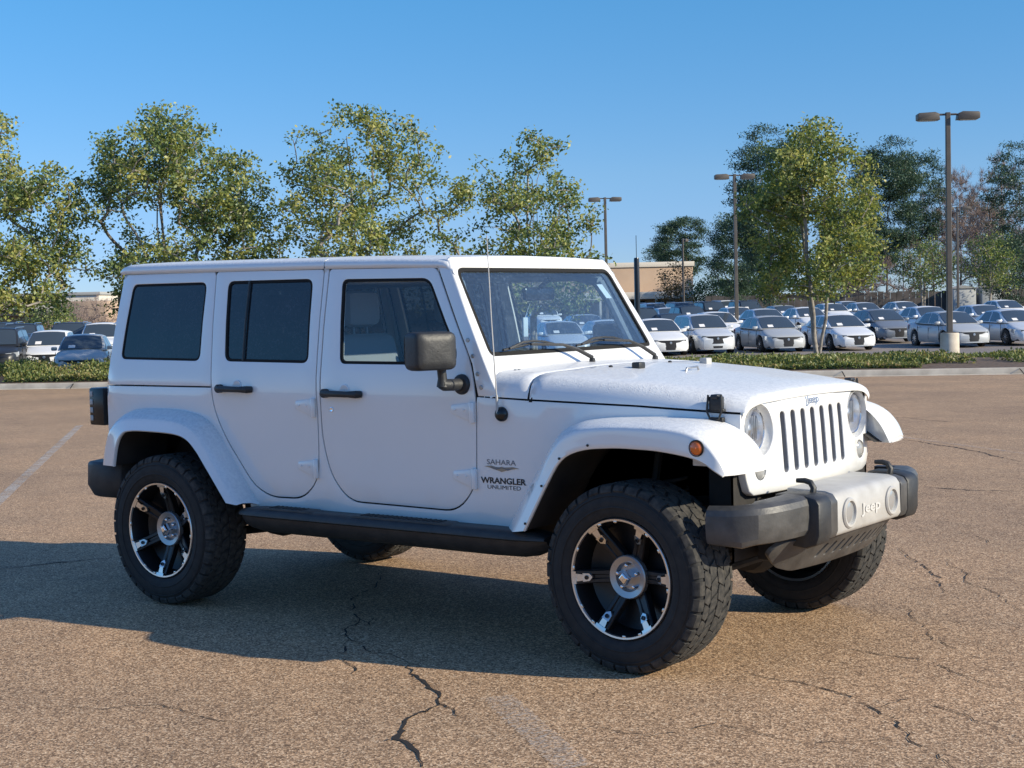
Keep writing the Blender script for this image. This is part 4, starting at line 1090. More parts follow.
line((-16, 14.0, 0), (-8.2, 7.0, 0), .10, faded2)
for k in range(4): line((3.0-5.2*k, 11.5+.6*k, 0), (8.5-5.2*k, 7.0+.6*k, 0), .09, faded2)
# cracks -----------------------------------------------------------------
crack_m = mat('crack_dark', (.018, .014, .012), .95)
def crack(pts, w0, seed, nm='pavement_crack'):
    main = w0 > .0139
    w0 = w0*(.68 if main else .62); rnd = random.Random(seed); mb = MB(); P = [Vector(p) for p in pts]; chain = []
    for i in range(len(P)-1):
        L_ = (P[i+1]-P[i]).length; n = max(2, int(L_/.035))
        for j in range(n): chain.append(P[i].lerp(P[i+1], j/n))
    chain.append(P[-1]); out = []; off = Vector((0, 0, 0)); N_ = len(chain)
    for i, c in enumerate(chain):
        off = off*.86+Vector((rnd.uniform(-1, 1), rnd.uniform(-1, 1), 0))*.017
        wd = w0*1.7*(.30+.70*math.sin(PI*min(1, (i+1)/N_*1.02)))*rnd.uniform(.25, 1.35)
        d = (chain[min(i+1, N_-1)]-chain[max(i-1, 0)]).normalized(); n = Vector((-d.y, d.x, 0))
        c2 = c+off; dd = (c2-Vector((CAM.x, CAM.y, 0))).dot(FH); z = gz(dd)+.003
        out.append([Vector((c2.x+n.x*wd/2, c2.y+n.y*wd/2, z)), Vector((c2.x-n.x*wd/2, c2.y-n.y*wd/2, z))])
    k = 0
    while k < len(out)-2:
        run = rnd.randint(12, 60) if main else rnd.randint(4, 16); seg = out[k:k+run]
        if len(seg) > 1: mb.grid(seg)
        k += run-1+(0 if main else rnd.randint(1, 3))
    for q in range(len(out)//2 if main else 0):            # crumbled lips
        c = rnd.choice(out); p_ = c[0].lerp(c[1], rnd.choice((-.5, 1.5))+rnd.uniform(-.3, .3)); r_ = rnd.uniform(.004, .012)
        mb.add([Vector((p_.x+r_*math.cos(a_)*rnd.uniform(.5, 1), p_.y+r_*math.sin(a_)*rnd.uniform(.5, 1), p_.z+.0005)) for a_ in (0, 1.3, 2.5, 3.8, 5.1)], [(0, 1, 2, 3, 4)])
    tag(mb.build(nm, crack_m, smooth=False), kind='structure')
CRACKS = [
([(3.062, -2.351), (2.963, -2.267), (2.79, -2.164), (2.682, -2.051), (2.588, -1.886), (2.57, -1.83)], 0.02),
([(2.062, -1.252), (2.243, -1.41), (2.418, -1.534), (2.568, -1.695), (2.603, -1.81), (2.589, -1.852)], 0.016),
([(2.568, -1.695), (2.696, -1.752), (2.817, -1.841), (2.858, -1.815)], 0.009),
([(2.062, -1.252), (1.871, -1.147), (1.741, -1.158), (1.49, -1.022), (1.168, -0.632), (0.817, -0.3), (0.677, 0.014), (0.361, 0.415), (0.006, 0.697)], 0.009),
([(1.49, -1.022), (1.694, -1.254), (1.894, -1.417), (1.985, -1.528)], 0.01),
([(1.168, -0.632), (1.36, -0.739), (1.257, -0.58)], 0.007),
([(3.354, -0.611), (3.615, -0.628), (3.859, -0.683), (4.052, -0.842), (4.307, -1.177), (4.567, -1.392)], 0.01),
([(3.56, -0.018), (3.808, -0.002), (3.988, -0.062), (4.206, -0.248), (4.421, -0.301)], 0.008),
([(4.052, -0.842), (4.087, -0.684), (4.232, -0.697), (4.647, -0.992)], 0.006),
([(2.681, 2.674), (3.051, 2.145), (3.322, 1.791), (3.429, 1.392)], 0.011),
([(3.091, 2.4), (3.497, 1.721), (3.789, 1.416), (3.944, 1.159)], 0.007),
([(3.404, 0.987), (3.803, 0.358), (4.123, 0.103)], 0.006),
([(-1.844, -0.66), (-1.725, -0.301), (-1.557, 0.008)], 0.014),
([(-0.604, 0.36), (-0.414, 0.812), (0.168, 0.786)], 0.01),
([(1.55, 5.949), (1.973, 5.845), (2.374, 5.964)], 0.016),
([(2.74, 3.545), (3.17, 3.071), (3.345, 2.992)], 0.006),
([(-0.592, 10.605), (0.478, 9.658), (1.58, 8.396)], 0.02),
([(-2.477, 14.432), (-1.063, 13.451), (-0.167, 13.744)], 0.02),
([(3.228, -1.784), (3.279, -1.599), (3.534, -1.592), (3.653, -1.364), (3.995, -1.404), (4.254, -1.138)], 0.005),
([(1.07, -2.551), (1.474, -2.513), (1.631, -2.294), (2.061, -2.314), (2.251, -2.129)], 0.005)]
for i, (pts, w_) in enumerate(CRACKS): crack([(x, y, 0) for x, y in pts], w_, i+3)

# foliage ------------------------------------------------------------------
def leaf_mat(name, cols, trans=.35):
    m = bpy.data.materials.new(name); m.use_nodes = True; t = m.node_tree; t.nodes.clear(); out = N(t, 'OutputMaterial')
    at = N(t, 'Attribute'); at.attribute_name = 'tone'; rp = ramp(t, at.outputs['Fac'], [(i/(len(cols)-1), c) for i, c in enumerate(cols)])
    df = N(t, 'BsdfDiffuse'); L(t, rp.outputs[0], df.inputs[0]); tl = N(t, 'BsdfTranslucent'); L(t, mix(t, 1., rp.outputs[0], (1.3, 1.25, .7), 'MULTIPLY'), tl.inputs[0])
    gl = N(t, 'BsdfGlossy'); gl.inputs['Roughness'].default_value = .42; gl.inputs[0].default_value = (.8, .85, .9, 1)
    m1 = N(t, 'MixShader'); m1.inputs[0].default_value = trans; L(t, df.outputs[0], m1.inputs[1]); L(t, tl.outputs[0], m1.inputs[2])
    m2 = N(t, 'MixShader'); m2.inputs[0].default_value = .025; L(t, m1.outputs[0], m2.inputs[1]); L(t, gl.outputs[0], m2.inputs[2])
    L(t, m2.outputs[0], out.inputs[0]); MATS[name] = m; return m
oak_leaf = leaf_mat('evergreen_oak_leaf', [(.045, .080, .042), (.105, .160, .062), (.22, .275, .088), (.36, .37, .11), (.44, .41, .15)])
pine_leaf = leaf_mat('pine_needles', [(.030, .058, .042), (.060, .105, .066), (.11, .16, .085)], .15)  # greens lightened: distance haze put into the needle colour
cover_leaf = leaf_mat('juniper_leaf', [(.05, .085, .03), (.13, .17, .05), (.24, .245, .08), (.34, .25, .13)], .2)
rust_leaf = leaf_mat('rusty_leaf', [(.09, .06, .025), (.17, .11, .05), (.20, .16, .07)], .3)
bark = mat('grey_bark', (.18, .15, .125), .9, fn=speckle((.22, .19, .16), (.08, .065, .05), .9, 6, .4))
bark_pale = mat('pale_bark', (.30, .27, .235), .9, fn=speckle((.34, .31, .27), (.14, .12, .10), .9, 7, .4))
bark_pine = mat('pine_bark', (.12, .085, .065), .95, fn=speckle((.15, .11, .085), (.05, .04, .03), .9, 3, .4))
twig_m = mat('bare_twigs', (.27, .20, .17), .9)

def leaves_mesh(name, centres, normals_up, size, aspect, tones, material, parent, rng, fold=.0):
    """one mesh of many small leaf faces (numpy)"""
    n = len(centres)
    d = rng.normal(size=(n, 3)); d[:, 2] = d[:, 2]*.8-normals_up; d /= np.linalg.norm(d, axis=1)[:, None]
    e = rng.normal(size=(n, 3)); e -= (e*d).sum(1)[:, None]*d; e /= np.linalg.norm(e, axis=1)[:, None]
    s = size*rng.uniform(.6, 1.35, n)[:, None]
    tip = centres+d*s; lft = centres+d*s*.45+e*s*aspect; rgt = centres+d*s*.45-e*s*aspect
    V = np.empty((n, 4, 3)); V[:, 0] = centres; V[:, 1] = lft; V[:, 2] = tip; V[:, 3] = rgt
    me = bpy.data.meshes.new(name); me.vertices.add(4*n); me.vertices.foreach_set('co', V.ravel())
    me.loops.add(4*n); me.loops.foreach_set('vertex_index', np.arange(4*n, dtype=np.int32))
    me.polygons.add(n); me.polygons.foreach_set('loop_start', np.arange(n, dtype=np.int32)*4)
    try: me.polygons.foreach_set('loop_total', np.full(n, 4, dtype=np.int32))
    except Exception: pass
    me.materials.append(material)
    at = me.attributes.new('tone', 'FLOAT', 'FACE'); at.data.foreach_set('value', np.clip(tones, 0, 1).astype(np.float32))
    me.update(calc_edges=True); me.validate()
    o = bpy.data.objects.new(name, me); C.objects.link(o)
    if parent is not None: o.parent = parent
    return o

def skeleton(stems, centres, r_tip, rng, parent, name, material, sag=.0, nseg=5):
    """joins every clump centre to the nearest wood; radius follows what it carries"""
    nodes = []; par = []; 
    for st in stems:
        prev = -1
        for p in st: nodes.append(np.array(p, float)); par.append(prev); prev = len(nodes)-1
    base = np.array(stems[0][0]); order = np.argsort(np.linalg.norm(centres-base, axis=1))
    for ci in order:
        c = centres[ci]; A = np.array(nodes); v = A-c; dist = np.linalg.norm(v, axis=1)
        pen = dist+np.maximum(0, A[:, 2]-c[2])*1.4+np.where(A[:, 2] < stems[0][0][2]+.12*(c[2]-base[2]), 3, 0)
        k = int(np.argmin(pen)); a = nodes[k]; L_ = dist[k]; n = max(1, min(nseg, int(L_/.25))); prev = k
        bend = rng.normal(size=3)*L_*.07; bend[2] = abs(bend[2])*-sag+ L_*.06
        for j in range(1, n+1):
            t = j/n; nodes.append(a+(c-a)*t+bend*math.sin(PI*t)); par.append(prev); prev = len(nodes)-1
    n = len(nodes); wgt = np.ones(n)*.0; ch = [0]*n
    for i in range(n-1, -1, -1):
        if par[i] >= 0: ch[par[i]] += 1
    w_ = np.zeros(n)
    for i in range(n-1, -1, -1):
        if w_[i] == 0: w_[i] = 1
        if par[i] >= 0: w_[par[i]] += w_[i]
    rad = r_tip*np.power(w_, .42)
    vs_ = []; fs_ = []
    for i in range(n):
        if par[i] < 0: continue
        a = nodes[par[i]]; b = nodes[i]; d = b-a; l = np.linalg.norm(d)
        if l < 1e-6: continue
        d = d/l; u = np.cross(d, [0.3, .9, .2]); u /= np.linalg.norm(u); v = np.cross(d, u); ns = 7 if rad[i] > .03 else (4 if rad[i] > .012 else 3)
        ra = min(rad[par[i]], rad[i]*1.35); k = len(vs_)
        for (c_, r_) in ((a-d*min(ra*.4, l*.3), ra), (b, rad[i])):
            for q in range(ns): t = 2*PI*q/ns; vs_.append(tuple(c_+(u*math.cos(t)+v*math.sin(t))*r_))
        for q in range(ns): fs_.append((k+q, k+(q+1) % ns, k+ns+(q+1) % ns, k+ns+q))
    return mesh_obj(name, vs_, fs_, material, parent, smooth=True, sharp=80)

def crown_points(n, H0, H1, prof, rng, gap=.30, seed=0, lobes=15):
    """clump centres gathered on overlapping boughs inside an envelope; prof(t) = radius at relative height"""
    LB = []
    for k in range(lobes):
        t = (k+.5)/lobes*.92+.04+rng.normal()*.03; a = k*2.4+rng.normal()*.35; R_ = prof(t); lr = R_*rng.uniform(.34, .52)
        c = max(0, R_-lr)*rng.uniform(.75, 1.1); LB.append((c*math.cos(a), c*math.sin(a), H0+(H1-H0)*t-lr*.15, lr, lr*rng.uniform(.55, .8)))
    LB.append((0, 0, H1-prof(.9)*.5, prof(.9)*.55, prof(.9)*.5))
    vol = np.array([l[3]**2*l[4] for l in LB])**.75; vol /= vol.sum(); out = []; tries = 0
    while len(out) < n and tries < n*40:
        tries += 1; l = LB[rng.choice(len(LB), p=vol)]; v = rng.normal(size=3); v /= np.linalg.norm(v); q = rng.uniform(.15, 1)**.45
        p = np.array([l[0]+v[0]*l[3]*q, l[1]+v[1]*l[3]*q, l[2]+v[2]*l[4]*q])
        if p[2] < H0-.2 or p[2] > H1: continue
        if out and min(np.linalg.norm(p-q_) for q_ in out) < .16: continue
        out.append(p)
    return np.array(out)

def broadleaf(name, loc, label, H, crown_r, seed, n_cl=210, per=62, crown_low=.16, stems=3, leaf=.12, group=None, cat='tree', lm=None, bm_=None, tone=(.42, .20), sparse_top=True, lean=0., clump=.19, trunk_r=.028, spread=None, a0=None):
    rng = np.random.default_rng(seed); root = empty(name, loc); tag(root, label, cat, group)
    def prof(t): return crown_r*(math.sin(PI*min(1, (t*.78+.17)))**.55)*(1-.12*t)
    cl = crown_points(n_cl, H*crown_low, H*.985, prof, rng, gap=.30*crown_r/2)
    cl[:, 0] += lean*cl[:, 2]
    st = []
    for s_ in range(stems):
        a = (rng.uniform(0, 2*PI) if a0 is None else a0)+s_*2*PI/stems; out = []; sp = spread or (rng.uniform(.10, .22) if stems > 1 else .02)
        top = H*rng.uniform(.62, .85); 
        for j in range(9):
            t = j/8; out.append((math.cos(a)*(sp*t*top*.5+.05*(stems > 1))+lean*t*top+rng.normal()*.03, math.sin(a)*(sp*t*top*.5+.05*(stems > 1))+rng.normal()*.03, t*top))
        st.append(out)
    tr = skeleton(st, cl, trunk_r*.5, rng, root, 'trunk', bm_ or bark_pale)
    m = len(cl); idx = np.repeat(np.arange(m), per); n = len(idx)
    dens_ = np.clip(1.1-.35*(cl[:, 2]/H)+rng.normal(size=m)*.22, .3, 1.2) if sparse_top else np.ones(m)
    keep = rng.uniform(size=n) < dens_[idx]*.95; idx = idx[keep]; n = len(idx)
    off = np.clip(rng.normal(size=(n, 3)), -1.7, 1.7)*clump*np.array([1, 1, .72])
    P = cl[idx]+off
    ct = rng.normal(size=m)*.16; tn = tone[0]+ct[idx]+rng.normal(size=n)*tone[1]
    leaves_mesh('crown', P, .25, leaf, .30, tn, lm or oak_leaf, root, rng)
    return root

def pine(name, loc, label, H, crown_r, seed, base=.45, group=None, n_cl=120, per=70, tuft=.24, lm=None, clump=.42):
    per = int(per*1.3); tuft *= .8; rng = np.random.default_rng(seed); root = empty(name, loc); tag(root, label, 'tree', group)
    cl = []
    while len(cl) < n_cl:
        t = rng.uniform(0, 1); lay = round(t*9)/9+rng.normal()*.045; R_ = crown_r*(math.sin(PI*min(1, .25+.75*(1-lay)*.95))**.7)*(1-.35*lay)*rng.uniform(.25, 1)**.5
        a = rng.uniform(0, 2*PI); a = round(a/(2*PI)*7+lay*3.3)/7*2*PI+rng.normal()*.22
        cl.append([R_*math.cos(a), R_*math.sin(a), H*(base+(.985-base)*lay)+R_*.10+rng.normal()*.1])
    cl = np.array(cl)
    st = [[(rng.normal()*.05, rng.normal()*.05, H*.97*j/10) for j in range(11)]]
    skeleton(st, cl, .016, rng, root, 'trunk', bark_pine)
    idx = np.repeat(np.arange(len(cl)), per); n = len(idx); P = cl[idx]+np.clip(rng.normal(size=(n, 3)), -1.8, 1.8)*clump*np.array([1, 1, .40])
    leaves_mesh('crown', P, -.5, tuft, .16, .45+rng.normal(size=n)*.22+rng.normal(size=len(cl))[idx]*.12, lm or pine_leaf, root, rng)
    return root

def bare_tree(name, loc, label, H, crown_r, seed, group=None, n_cl=190, col=None, stems=1, low=.22):
    rng = np.random.default_rng(seed); root = empty(name, loc); tag(root, label, 'tree', group)
    def prof(t): return crown_r*(math.sin(PI*min(1, t*.82+.14))**.7)
    cl = crown_points(n_cl, H*low, H*.99, prof, rng)
    st = []
    for s_ in range(stems):
        a = rng.uniform(0, 2*PI); st.append([(math.cos(a)*.06*H*j/8*(stems > 1)+rng.normal()*.05, math.sin(a)*.06*H*j/8*(stems > 1)+rng.normal()*.05, H*.8*j/8) for j in range(9)])
    skeleton(st, cl, .018, rng, root, 'trunk', col or twig_m)
    # fine twigs fanning out of every branch end
    k = 34; idx = np.repeat(np.arange(len(cl)), k); n = len(idx); c = cl[idx]
    d = rng.normal(size=(n, 3))*.6+c/np.linalg.norm(c, axis=1)[:, None]*.6; d[:, 2] += .5; d /= np.linalg.norm(d, axis=1)[:, None]
    e = np.cross(d, rng.normal(size=(n, 3))); e /= np.linalg.norm(e, axis=1)[:, None]; s = rng.uniform(.35, 1.0, n)[:, None]*H*.055; c = c+rng.normal(size=(n, 3))*.12
    V = np.stack([c-e*.014, c+e*.014, c+d*s], 1).reshape(-1, 3)
    mesh_obj('twigs', V.tolist(), [(3*i, 3*i+1, 3*i+2) for i in range(n)], twig_m, root, smooth=False)
    return root

broadleaf('island_tree' if 45<60 else 'broadleaf_tree', G(-15.6, 45, 0.15), 'leafy olive-green tree cut off by the left picture edge', 8.2, 3.5, 11, n_cl=380, per=75, crown_low=0.27, tone=(0.52, 0.22), group='leafy trees on the planting island')
broadleaf('island_tree' if 47<60 else 'broadleaf_tree', G(-10.65, 47, 0.15), 'wide dense leafy tree rising over the rear roof corner of the white vehicle', 8.56, 3.95, 22, n_cl=470, per=78, crown_low=0.25, tone=(0.48, 0.22), group='leafy trees on the planting island')
broadleaf('island_tree' if 47<60 else 'broadleaf_tree', G(-4.57, 47, 0.15), 'tall open-crowned leafy tree behind the middle of the white roof', 8.51, 3.95, 33, n_cl=380, per=68, crown_low=0.24, tone=(0.56, 0.22), group='leafy trees on the planting island')
broadleaf('island_tree' if 48<60 else 'broadleaf_tree', G(0.74, 48, 0.15), 'narrower sparse leafy tree above the windscreen header', 7.47, 2.9, 44, n_cl=280, per=60, crown_low=0.22, tone=(0.46, 0.22), group='leafy trees on the planting island')
broadleaf('island_tree' if 48.5<60 else 'broadleaf_tree', G(9.89, 48.5, 0.15), 'rounded yellow-green leafy tree with forked pale trunks among the parked cars', 7.77, 3.05, 55, n_cl=430, per=75, crown_low=0.27, tone=(0.54, 0.2), stems=3, spread=0.34, a0=0.55, group='leafy trees on the planting island')
broadleaf('island_tree' if 118<60 else 'broadleaf_tree', G(32.49, 118, 0), 'small multi-stemmed olive tree left of the tall lamp post', 6.28, 2.9, 66, n_cl=90, per=60, crown_low=0.38, leaf=0.17, stems=4, clump=0.42, tone=(0.35, 0.18), trunk_r=0.05, group='small trees behind the far lot')
broadleaf('island_tree' if 118<60 else 'broadleaf_tree', G(37.6, 118, 0), 'small multi-stemmed olive tree right of the tall lamp post', 6.63, 2.7, 67, n_cl=90, per=60, crown_low=0.38, leaf=0.17, stems=4, clump=0.42, tone=(0.35, 0.18), trunk_r=0.05, group='small trees behind the far lot')
broadleaf('island_tree' if 158<60 else 'broadleaf_tree', G(17.27, 158, 0), 'little rusty-leaved tree in front of the tan building', 5.89, 2.3, 68, n_cl=60, per=50, crown_low=0.2, leaf=0.2, stems=1, clump=0.4, lm=rust_leaf, group='small trees behind the far lot')
broadleaf('island_tree' if 160<60 else 'broadleaf_tree', G(21.65, 160, 0), 'grey-green bushy tree right of the tan building', 4.78, 3.2, 69, n_cl=90, per=70, crown_low=0.05, leaf=0.22, clump=0.5, tone=(0.15, 0.12), group='small trees behind the far lot')
broadleaf('island_tree' if 150<60 else 'broadleaf_tree', G(23.0, 150, 0), 'grey-green bushy tree behind the middle lamp post', 5.52, 3.2, 70, n_cl=90, per=70, crown_low=0.08, leaf=0.22, clump=0.5, tone=(0.18, 0.12), group='small trees behind the far lot')
broadleaf('island_tree' if 118<60 else 'broadleaf_tree', G(-36.18, 118, 0), 'small green tree left of the low tan building', 4.15, 2.6, 71, n_cl=70, per=60, crown_low=0.15, leaf=0.17, clump=0.42, tone=(0.4, 0.18), group='small trees behind the far lot')
pine('pine_tree', G(21.91, 190), 'round-topped pine standing alone above the tan building', 11.8, 4.3, 81, group='pine trees behind the lot', base=0.42, n_cl=110, per=152, clump=0.5, tuft=0.34)
pine('pine_tree', G(20.0, 200), 'low pine crown peeking over the tan building roof', 8.67, 2.6, 82, group='pine trees behind the lot', base=0.4, n_cl=60, per=114, clump=0.5, tuft=0.34)
pine('pine_tree', G(17.33, 100), 'tall dark pine behind the left side of the rounded leafy tree', 12.43, 3.0, 83, group='pine trees behind the lot', base=0.22, n_cl=210, per=152)
pine('pine_tree', G(18.08, 120), 'shorter dark pine just right of the middle lamp post', 7.99, 2.6, 84, group='pine trees behind the lot', base=0.25, n_cl=110, per=152)
pine('pine_tree', G(37.59, 150), 'tall dark pine right of the rounded leafy tree, left of two together', 16.16, 4.4, 85, group='pine trees behind the lot', base=0.34, n_cl=190, per=152, clump=0.55, tuft=0.32)
pine('pine_tree', G(43.18, 158), 'tall pine left of the tall lamp post, right of two together', 16.01, 3.6, 86, group='pine trees behind the lot', base=0.46, n_cl=130, per=90, clump=0.5, tuft=0.32)
pine('pine_tree', G(50.99, 150), 'tall pine at the right picture edge', 16.04, 4.0, 87, group='pine trees behind the lot', base=0.28, n_cl=150, per=80, clump=0.5, tuft=0.32)
pine('pine_tree', G(55.18, 175), 'pine rising between bare trees right of the tall lamp post', 13.19, 3.4, 88, group='pine trees behind the lot', base=0.5, n_cl=90, per=60, clump=0.5, tuft=0.32)
pine('pine_tree', G(37.18, 165), 'dark pine low behind the rounded leafy tree', 11.89, 4.0, 89, group='pine trees behind the lot', base=0.2, n_cl=130, per=133, clump=0.55, tuft=0.32)
pine('pine_tree', G(46.47, 140), 'dark low pine beside the right picture edge', 6.9, 3.0, 90, group='pine trees behind the lot', base=0.1, n_cl=110, per=70, clump=0.5, tuft=0.3)
bare_tree('bare_tree', G(35.26, 152), 'leafless tree at the wood edge behind the rounded leafy tree', 9.03, 4.2, 200, group='leafless trees behind the lot')
bare_tree('bare_tree', G(46.52, 165), 'leafless brown tree left of the far lamp post', 13.87, 4.6, 201, group='leafless trees behind the lot')
bare_tree('bare_tree', G(47.99, 160), 'tall leafless tree just right of the tall lamp post', 15.24, 4.4, 202, group='leafless trees behind the lot')
bare_tree('bare_tree', G(50.45, 172), 'leafless tree with open twigs above the far lamp post', 17.21, 4.6, 203, group='leafless trees behind the lot')
bare_tree('bare_tree', G(50.34, 158), 'leafless tree between the lamp post and the right edge pine', 14.58, 4.2, 204, group='leafless trees behind the lot')
bare_tree('bare_tree', G(54.11, 165), 'leafless tree whose twigs top out left of the right edge pine', 17.75, 4.4, 205, group='leafless trees behind the lot')
bare_tree('bare_tree', G(50.29, 150), 'leafless tree low at the wood edge near the pale sheds', 8.56, 4.0, 206, group='leafless trees behind the lot')
bare_tree('bare_tree', G(46.79, 150), 'leafless tree standing behind the small olive tree', 9.65, 4.2, 207, group='leafless trees behind the lot')
bare_tree('bare_tree', G(35.32, 148), 'leafless tree left of the twin pines', 6.84, 4, 208, group='leafless trees behind the lot')
bare_tree('bare_tree', G(39.29, 150), 'leafless tree at the wood edge under the twin pines', 8.13, 4, 209, group='leafless trees behind the lot')
bare_tree('bare_tree', G(-41.39, 150), 'low leafless bush right of the low tan building', 3.86, 3.4, 230, group='leafless trees behind the lot', stems=3, low=0.05)
bare_tree('bare_tree', G(-48.61, 165), 'leafless bush at the end of the low tan building', 3.61, 2.8, 231, group='leafless trees behind the lot', stems=3, low=0.05)

# ground cover on the island ---------------------------------------------
def cover():
    rng = np.random.default_rng(77); a = rng.uniform(-24, 24, 190000); tt = rng.uniform(0, 1, 190000)**1.5
    d = 38.2-.23*a+.55+tt*8.3
    # long clumps with bare mulch showing between them
    h = np.interp(a, [-24, -6, 3, 10, 24], [.62, .55, .34, .30, .32])
    lump = .5+.5*np.sin(a*1.9+np.sin(d*1.3)*1.4)*np.sin(d*1.1+a*.45)
    prof_ = np.sin(PI*np.clip((d-(38.2-.23*a)-.3)/8.8, 0, 1))**.5
    bare = ((np.sin(a*.9+2.2)+np.sin(a*2.3+d*.7)*.6) > 1.05) | ((a > 11.6) & (a < 12.6)) | ((a > 10) & (d < 38.2-.23*a+1.9+np.sin(a*3)*.3))
    keep = ~bare; a, d, h, lump, prof_ = a[keep], d[keep], h[keep], lump[keep], prof_[keep]
    fine = .5+.5*np.sin(a*7.3+np.sin(d*4.1)*2)*np.sin(d*5.7+np.sin(a*3.3)*2); top = h*(.12+.62*lump+.38*fine)*prof_+.03
    z = top*(1-rng.uniform(0, 1, len(a))**2*.9)
    P = np.empty((len(a), 3)); base = np.array([CAM.x, CAM.y]); gzv = np.interp(d, [-50, 9, 52, 62], [0, 0, -.56, -.56])+.17
    P[:, 0] = base[0]+FH.x*d+RH.x*a; P[:, 1] = base[1]+FH.y*d+RH.y*a; P[:, 2] = gzv+z
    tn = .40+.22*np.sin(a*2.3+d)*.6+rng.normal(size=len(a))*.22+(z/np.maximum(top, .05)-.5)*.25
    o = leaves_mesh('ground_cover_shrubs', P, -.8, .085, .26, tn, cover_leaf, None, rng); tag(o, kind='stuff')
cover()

# lamp posts -----------------------------------------------------------------
bronze = mat('bronze_pole_paint', (.085, .072, .060), .5, fn=speckle((.09, .076, .064), (.14, .12, .10), .5, 5))
lamp_lens = mat('lamp_diffuser', (.5, .48, .42), .4)
def lamp_post(loc, rz, H=7.9, label='', heads=2, group='tall parking lot lamp posts'):
    r = empty('lamp_post', loc, rz); tag(r, label, 'street lamp', group)
    mb = MB(); mb.lathe([(-.3, .29), (.74, .285), (.77, .27), (.78, .0005)], 28, axis='z'); mb.build('concrete_base', concrete, r)
    mb = MB(); mb.box(-.17, .17, -.17, .17, .775, .80, .005); mb.build('base_plate', bronze, r)
    mb = MB(); rows = []
    for z, s_ in ((.80, .085), (H*.5, .078), (H, .070)): rows.append([Vector((x*s_, y*s_, z)) for x, y in ((-1, -.8), (-.8, -1), (.8, -1), (1, -.8), (1, .8), (.8, 1), (-.8, 1), (-1, .8))])
    mb.grid(rows, closed=True); mb.add(rows[-1], [tuple(range(8))]); mb.build('pole', bronze, r, sharp=30)
    for s_ in ((-1, 1) if heads == 2 else (1,)):
        mb = MB(); mb.tube([(s_*.06, 0, H-.06), (s_*.25, 0, H-.06), (s_*.34, 0, H-.08)], .032, 8); mb.build('arm', bronze, r)
        mb = MB(); sec = [(.28, -.13, .04), (.34, -.19, .10), (.90, -.20, .12), (.95, -.18, .04)]
        P = [(.27, -.17), (.30, .02), (.42, .07), (.90, .05), (.94, .02), (.94, -.15), (.88, -.17)]
        mb.prism([(s_*x, H-.06+z) for x, z in P], -.19, .19); h_ = mb.build('lamp_head', bronze, r, bevel=.008)
        mb = MB(); mb.box(min(s_*.36, s_*.88), max(s_*.36, s_*.88), -.15, .15, H-.245, H-.228, .004); mb.build('diffuser', lamp_lens, h_)
    return r
lamp_post(G(13.60, 46.5, .10), face_rz(R(-3)), 7.55, 'tall brown double-headed lamp post on a concrete base among the shrubs at right')
lamp_post(G(10.70, 71), face_rz(R(2)), 7.9, 'brown double-headed lamp post left of the leafy island tree')
lamp_post(G(5.55, 86), face_rz(R(4)), 7.9, 'distant double-headed lamp post above the windscreen of the white vehicle')
lamp_post(G(33.4, 112), face_rz(R(0)), 8.3, 'small far double-headed lamp post before the bare trees at right')
lamp_post(G(15.6, 135), face_rz(R(60)), 7.3, 'thin far single-headed lamp post beside the tan building', heads=1)
# slim black post beside the tan building
mb = MB(); mb.lathe([(0, .14), (0, .125), (3.95, .115), (4.0, .10), (4.01, .0005)], 14, axis='z'); bp_ = empty('black_post', G(5.42, 64)); tag(bp_, 'slim black post with a thin rod on top among parked cars by the tan building', 'post'); mb.build('post', trim_black, bp_)
mb = MB(); mb.tube([(0, 0, 4.0), (0, 0, 4.95)], .014, 6); mb.build('rod', trim_black, bp_)
mb = MB(); mb.box(-.20, .20, -.20, .20, 0, .05, .01); mb.build('base_plate', trim_black, bp_)

# buildings ----------------------------------------------------------------------
stucco = mat('tan_stucco', (.46, .33, .23), .9, fn=speckle((.48, .345, .24), (.40, .28, .20), .8, .35))
stucco_l = mat('cream_band', (.62, .56, .48), .85)
roofg = mat('grey_roof_membrane', (.35, .35, .34), .9)
def block(x0, x1, y0, y1, z0, z1, m_, nm, par, b=.03): mb = MB(); mb.box(x0, x1, y0, y1, z0, z1, b); return mb.build(nm, m_, par)
bl = empty('store_building', G(14.6, 172), face_rz(R(5))); tag(bl, 'long tan store building with pale parapet band behind the parked cars', 'building')
block(-16, 6.5, 0, 30, -.5, 5.75, stucco, 'wall', bl); block(-16.15, 6.65, -.15, 30.15, 5.75, 6.3, stucco_l, 'parapet', bl)
block(-15, 6.2, -2.6, -.0, 2.1, 2.9, stucco_l, 'canopy', bl)
for k in range(7): block(-14.4+k*3.2, -14.15+k*3.2, -2.5, -2.25, -.5, 2.1, stucco_l, 'column', bl, .01)
for k in range(6):
    w_ = block(-13.6+k*3.2, -11.9+k*3.2, -.04, .02, .1, 1.9, trim_black, 'window', bl, .0)
block(-6, -4, 6, 9, 6.3, 6.9, roofg, 'rooftop_unit', bl)
bl = empty('store_building', G(-50.5, 170), face_rz(R(-4))); tag(bl, 'low tan building seen between the left tree and the white vehicle', 'building')
block(-9, -.5, 0, 20, -.5, 1.9, stucco, 'wall', bl); mb = MB(); mb.prism([(-.4+(-.0), -.5), (-.4, 2.9), (.2, 3.4), (4.6, 3.4), (4.95, 2.9), (4.95, -.5)], -.3, 20); mb.build('wall', stucco, bl, bevel=.15)
block(-9.3, -.45, -1.4, 0, 1.9, 2.2, bronze, 'canopy', bl); block(-4.0, -3.8, -1.3, -1.1, -.5, 1.9, bronze, 'column', bl, 0)
block(-9, 5, -.32, -.30, -.3, .9, mat('brick_base', (.30, .16, .12), .9), 'brick_base', bl, 0)
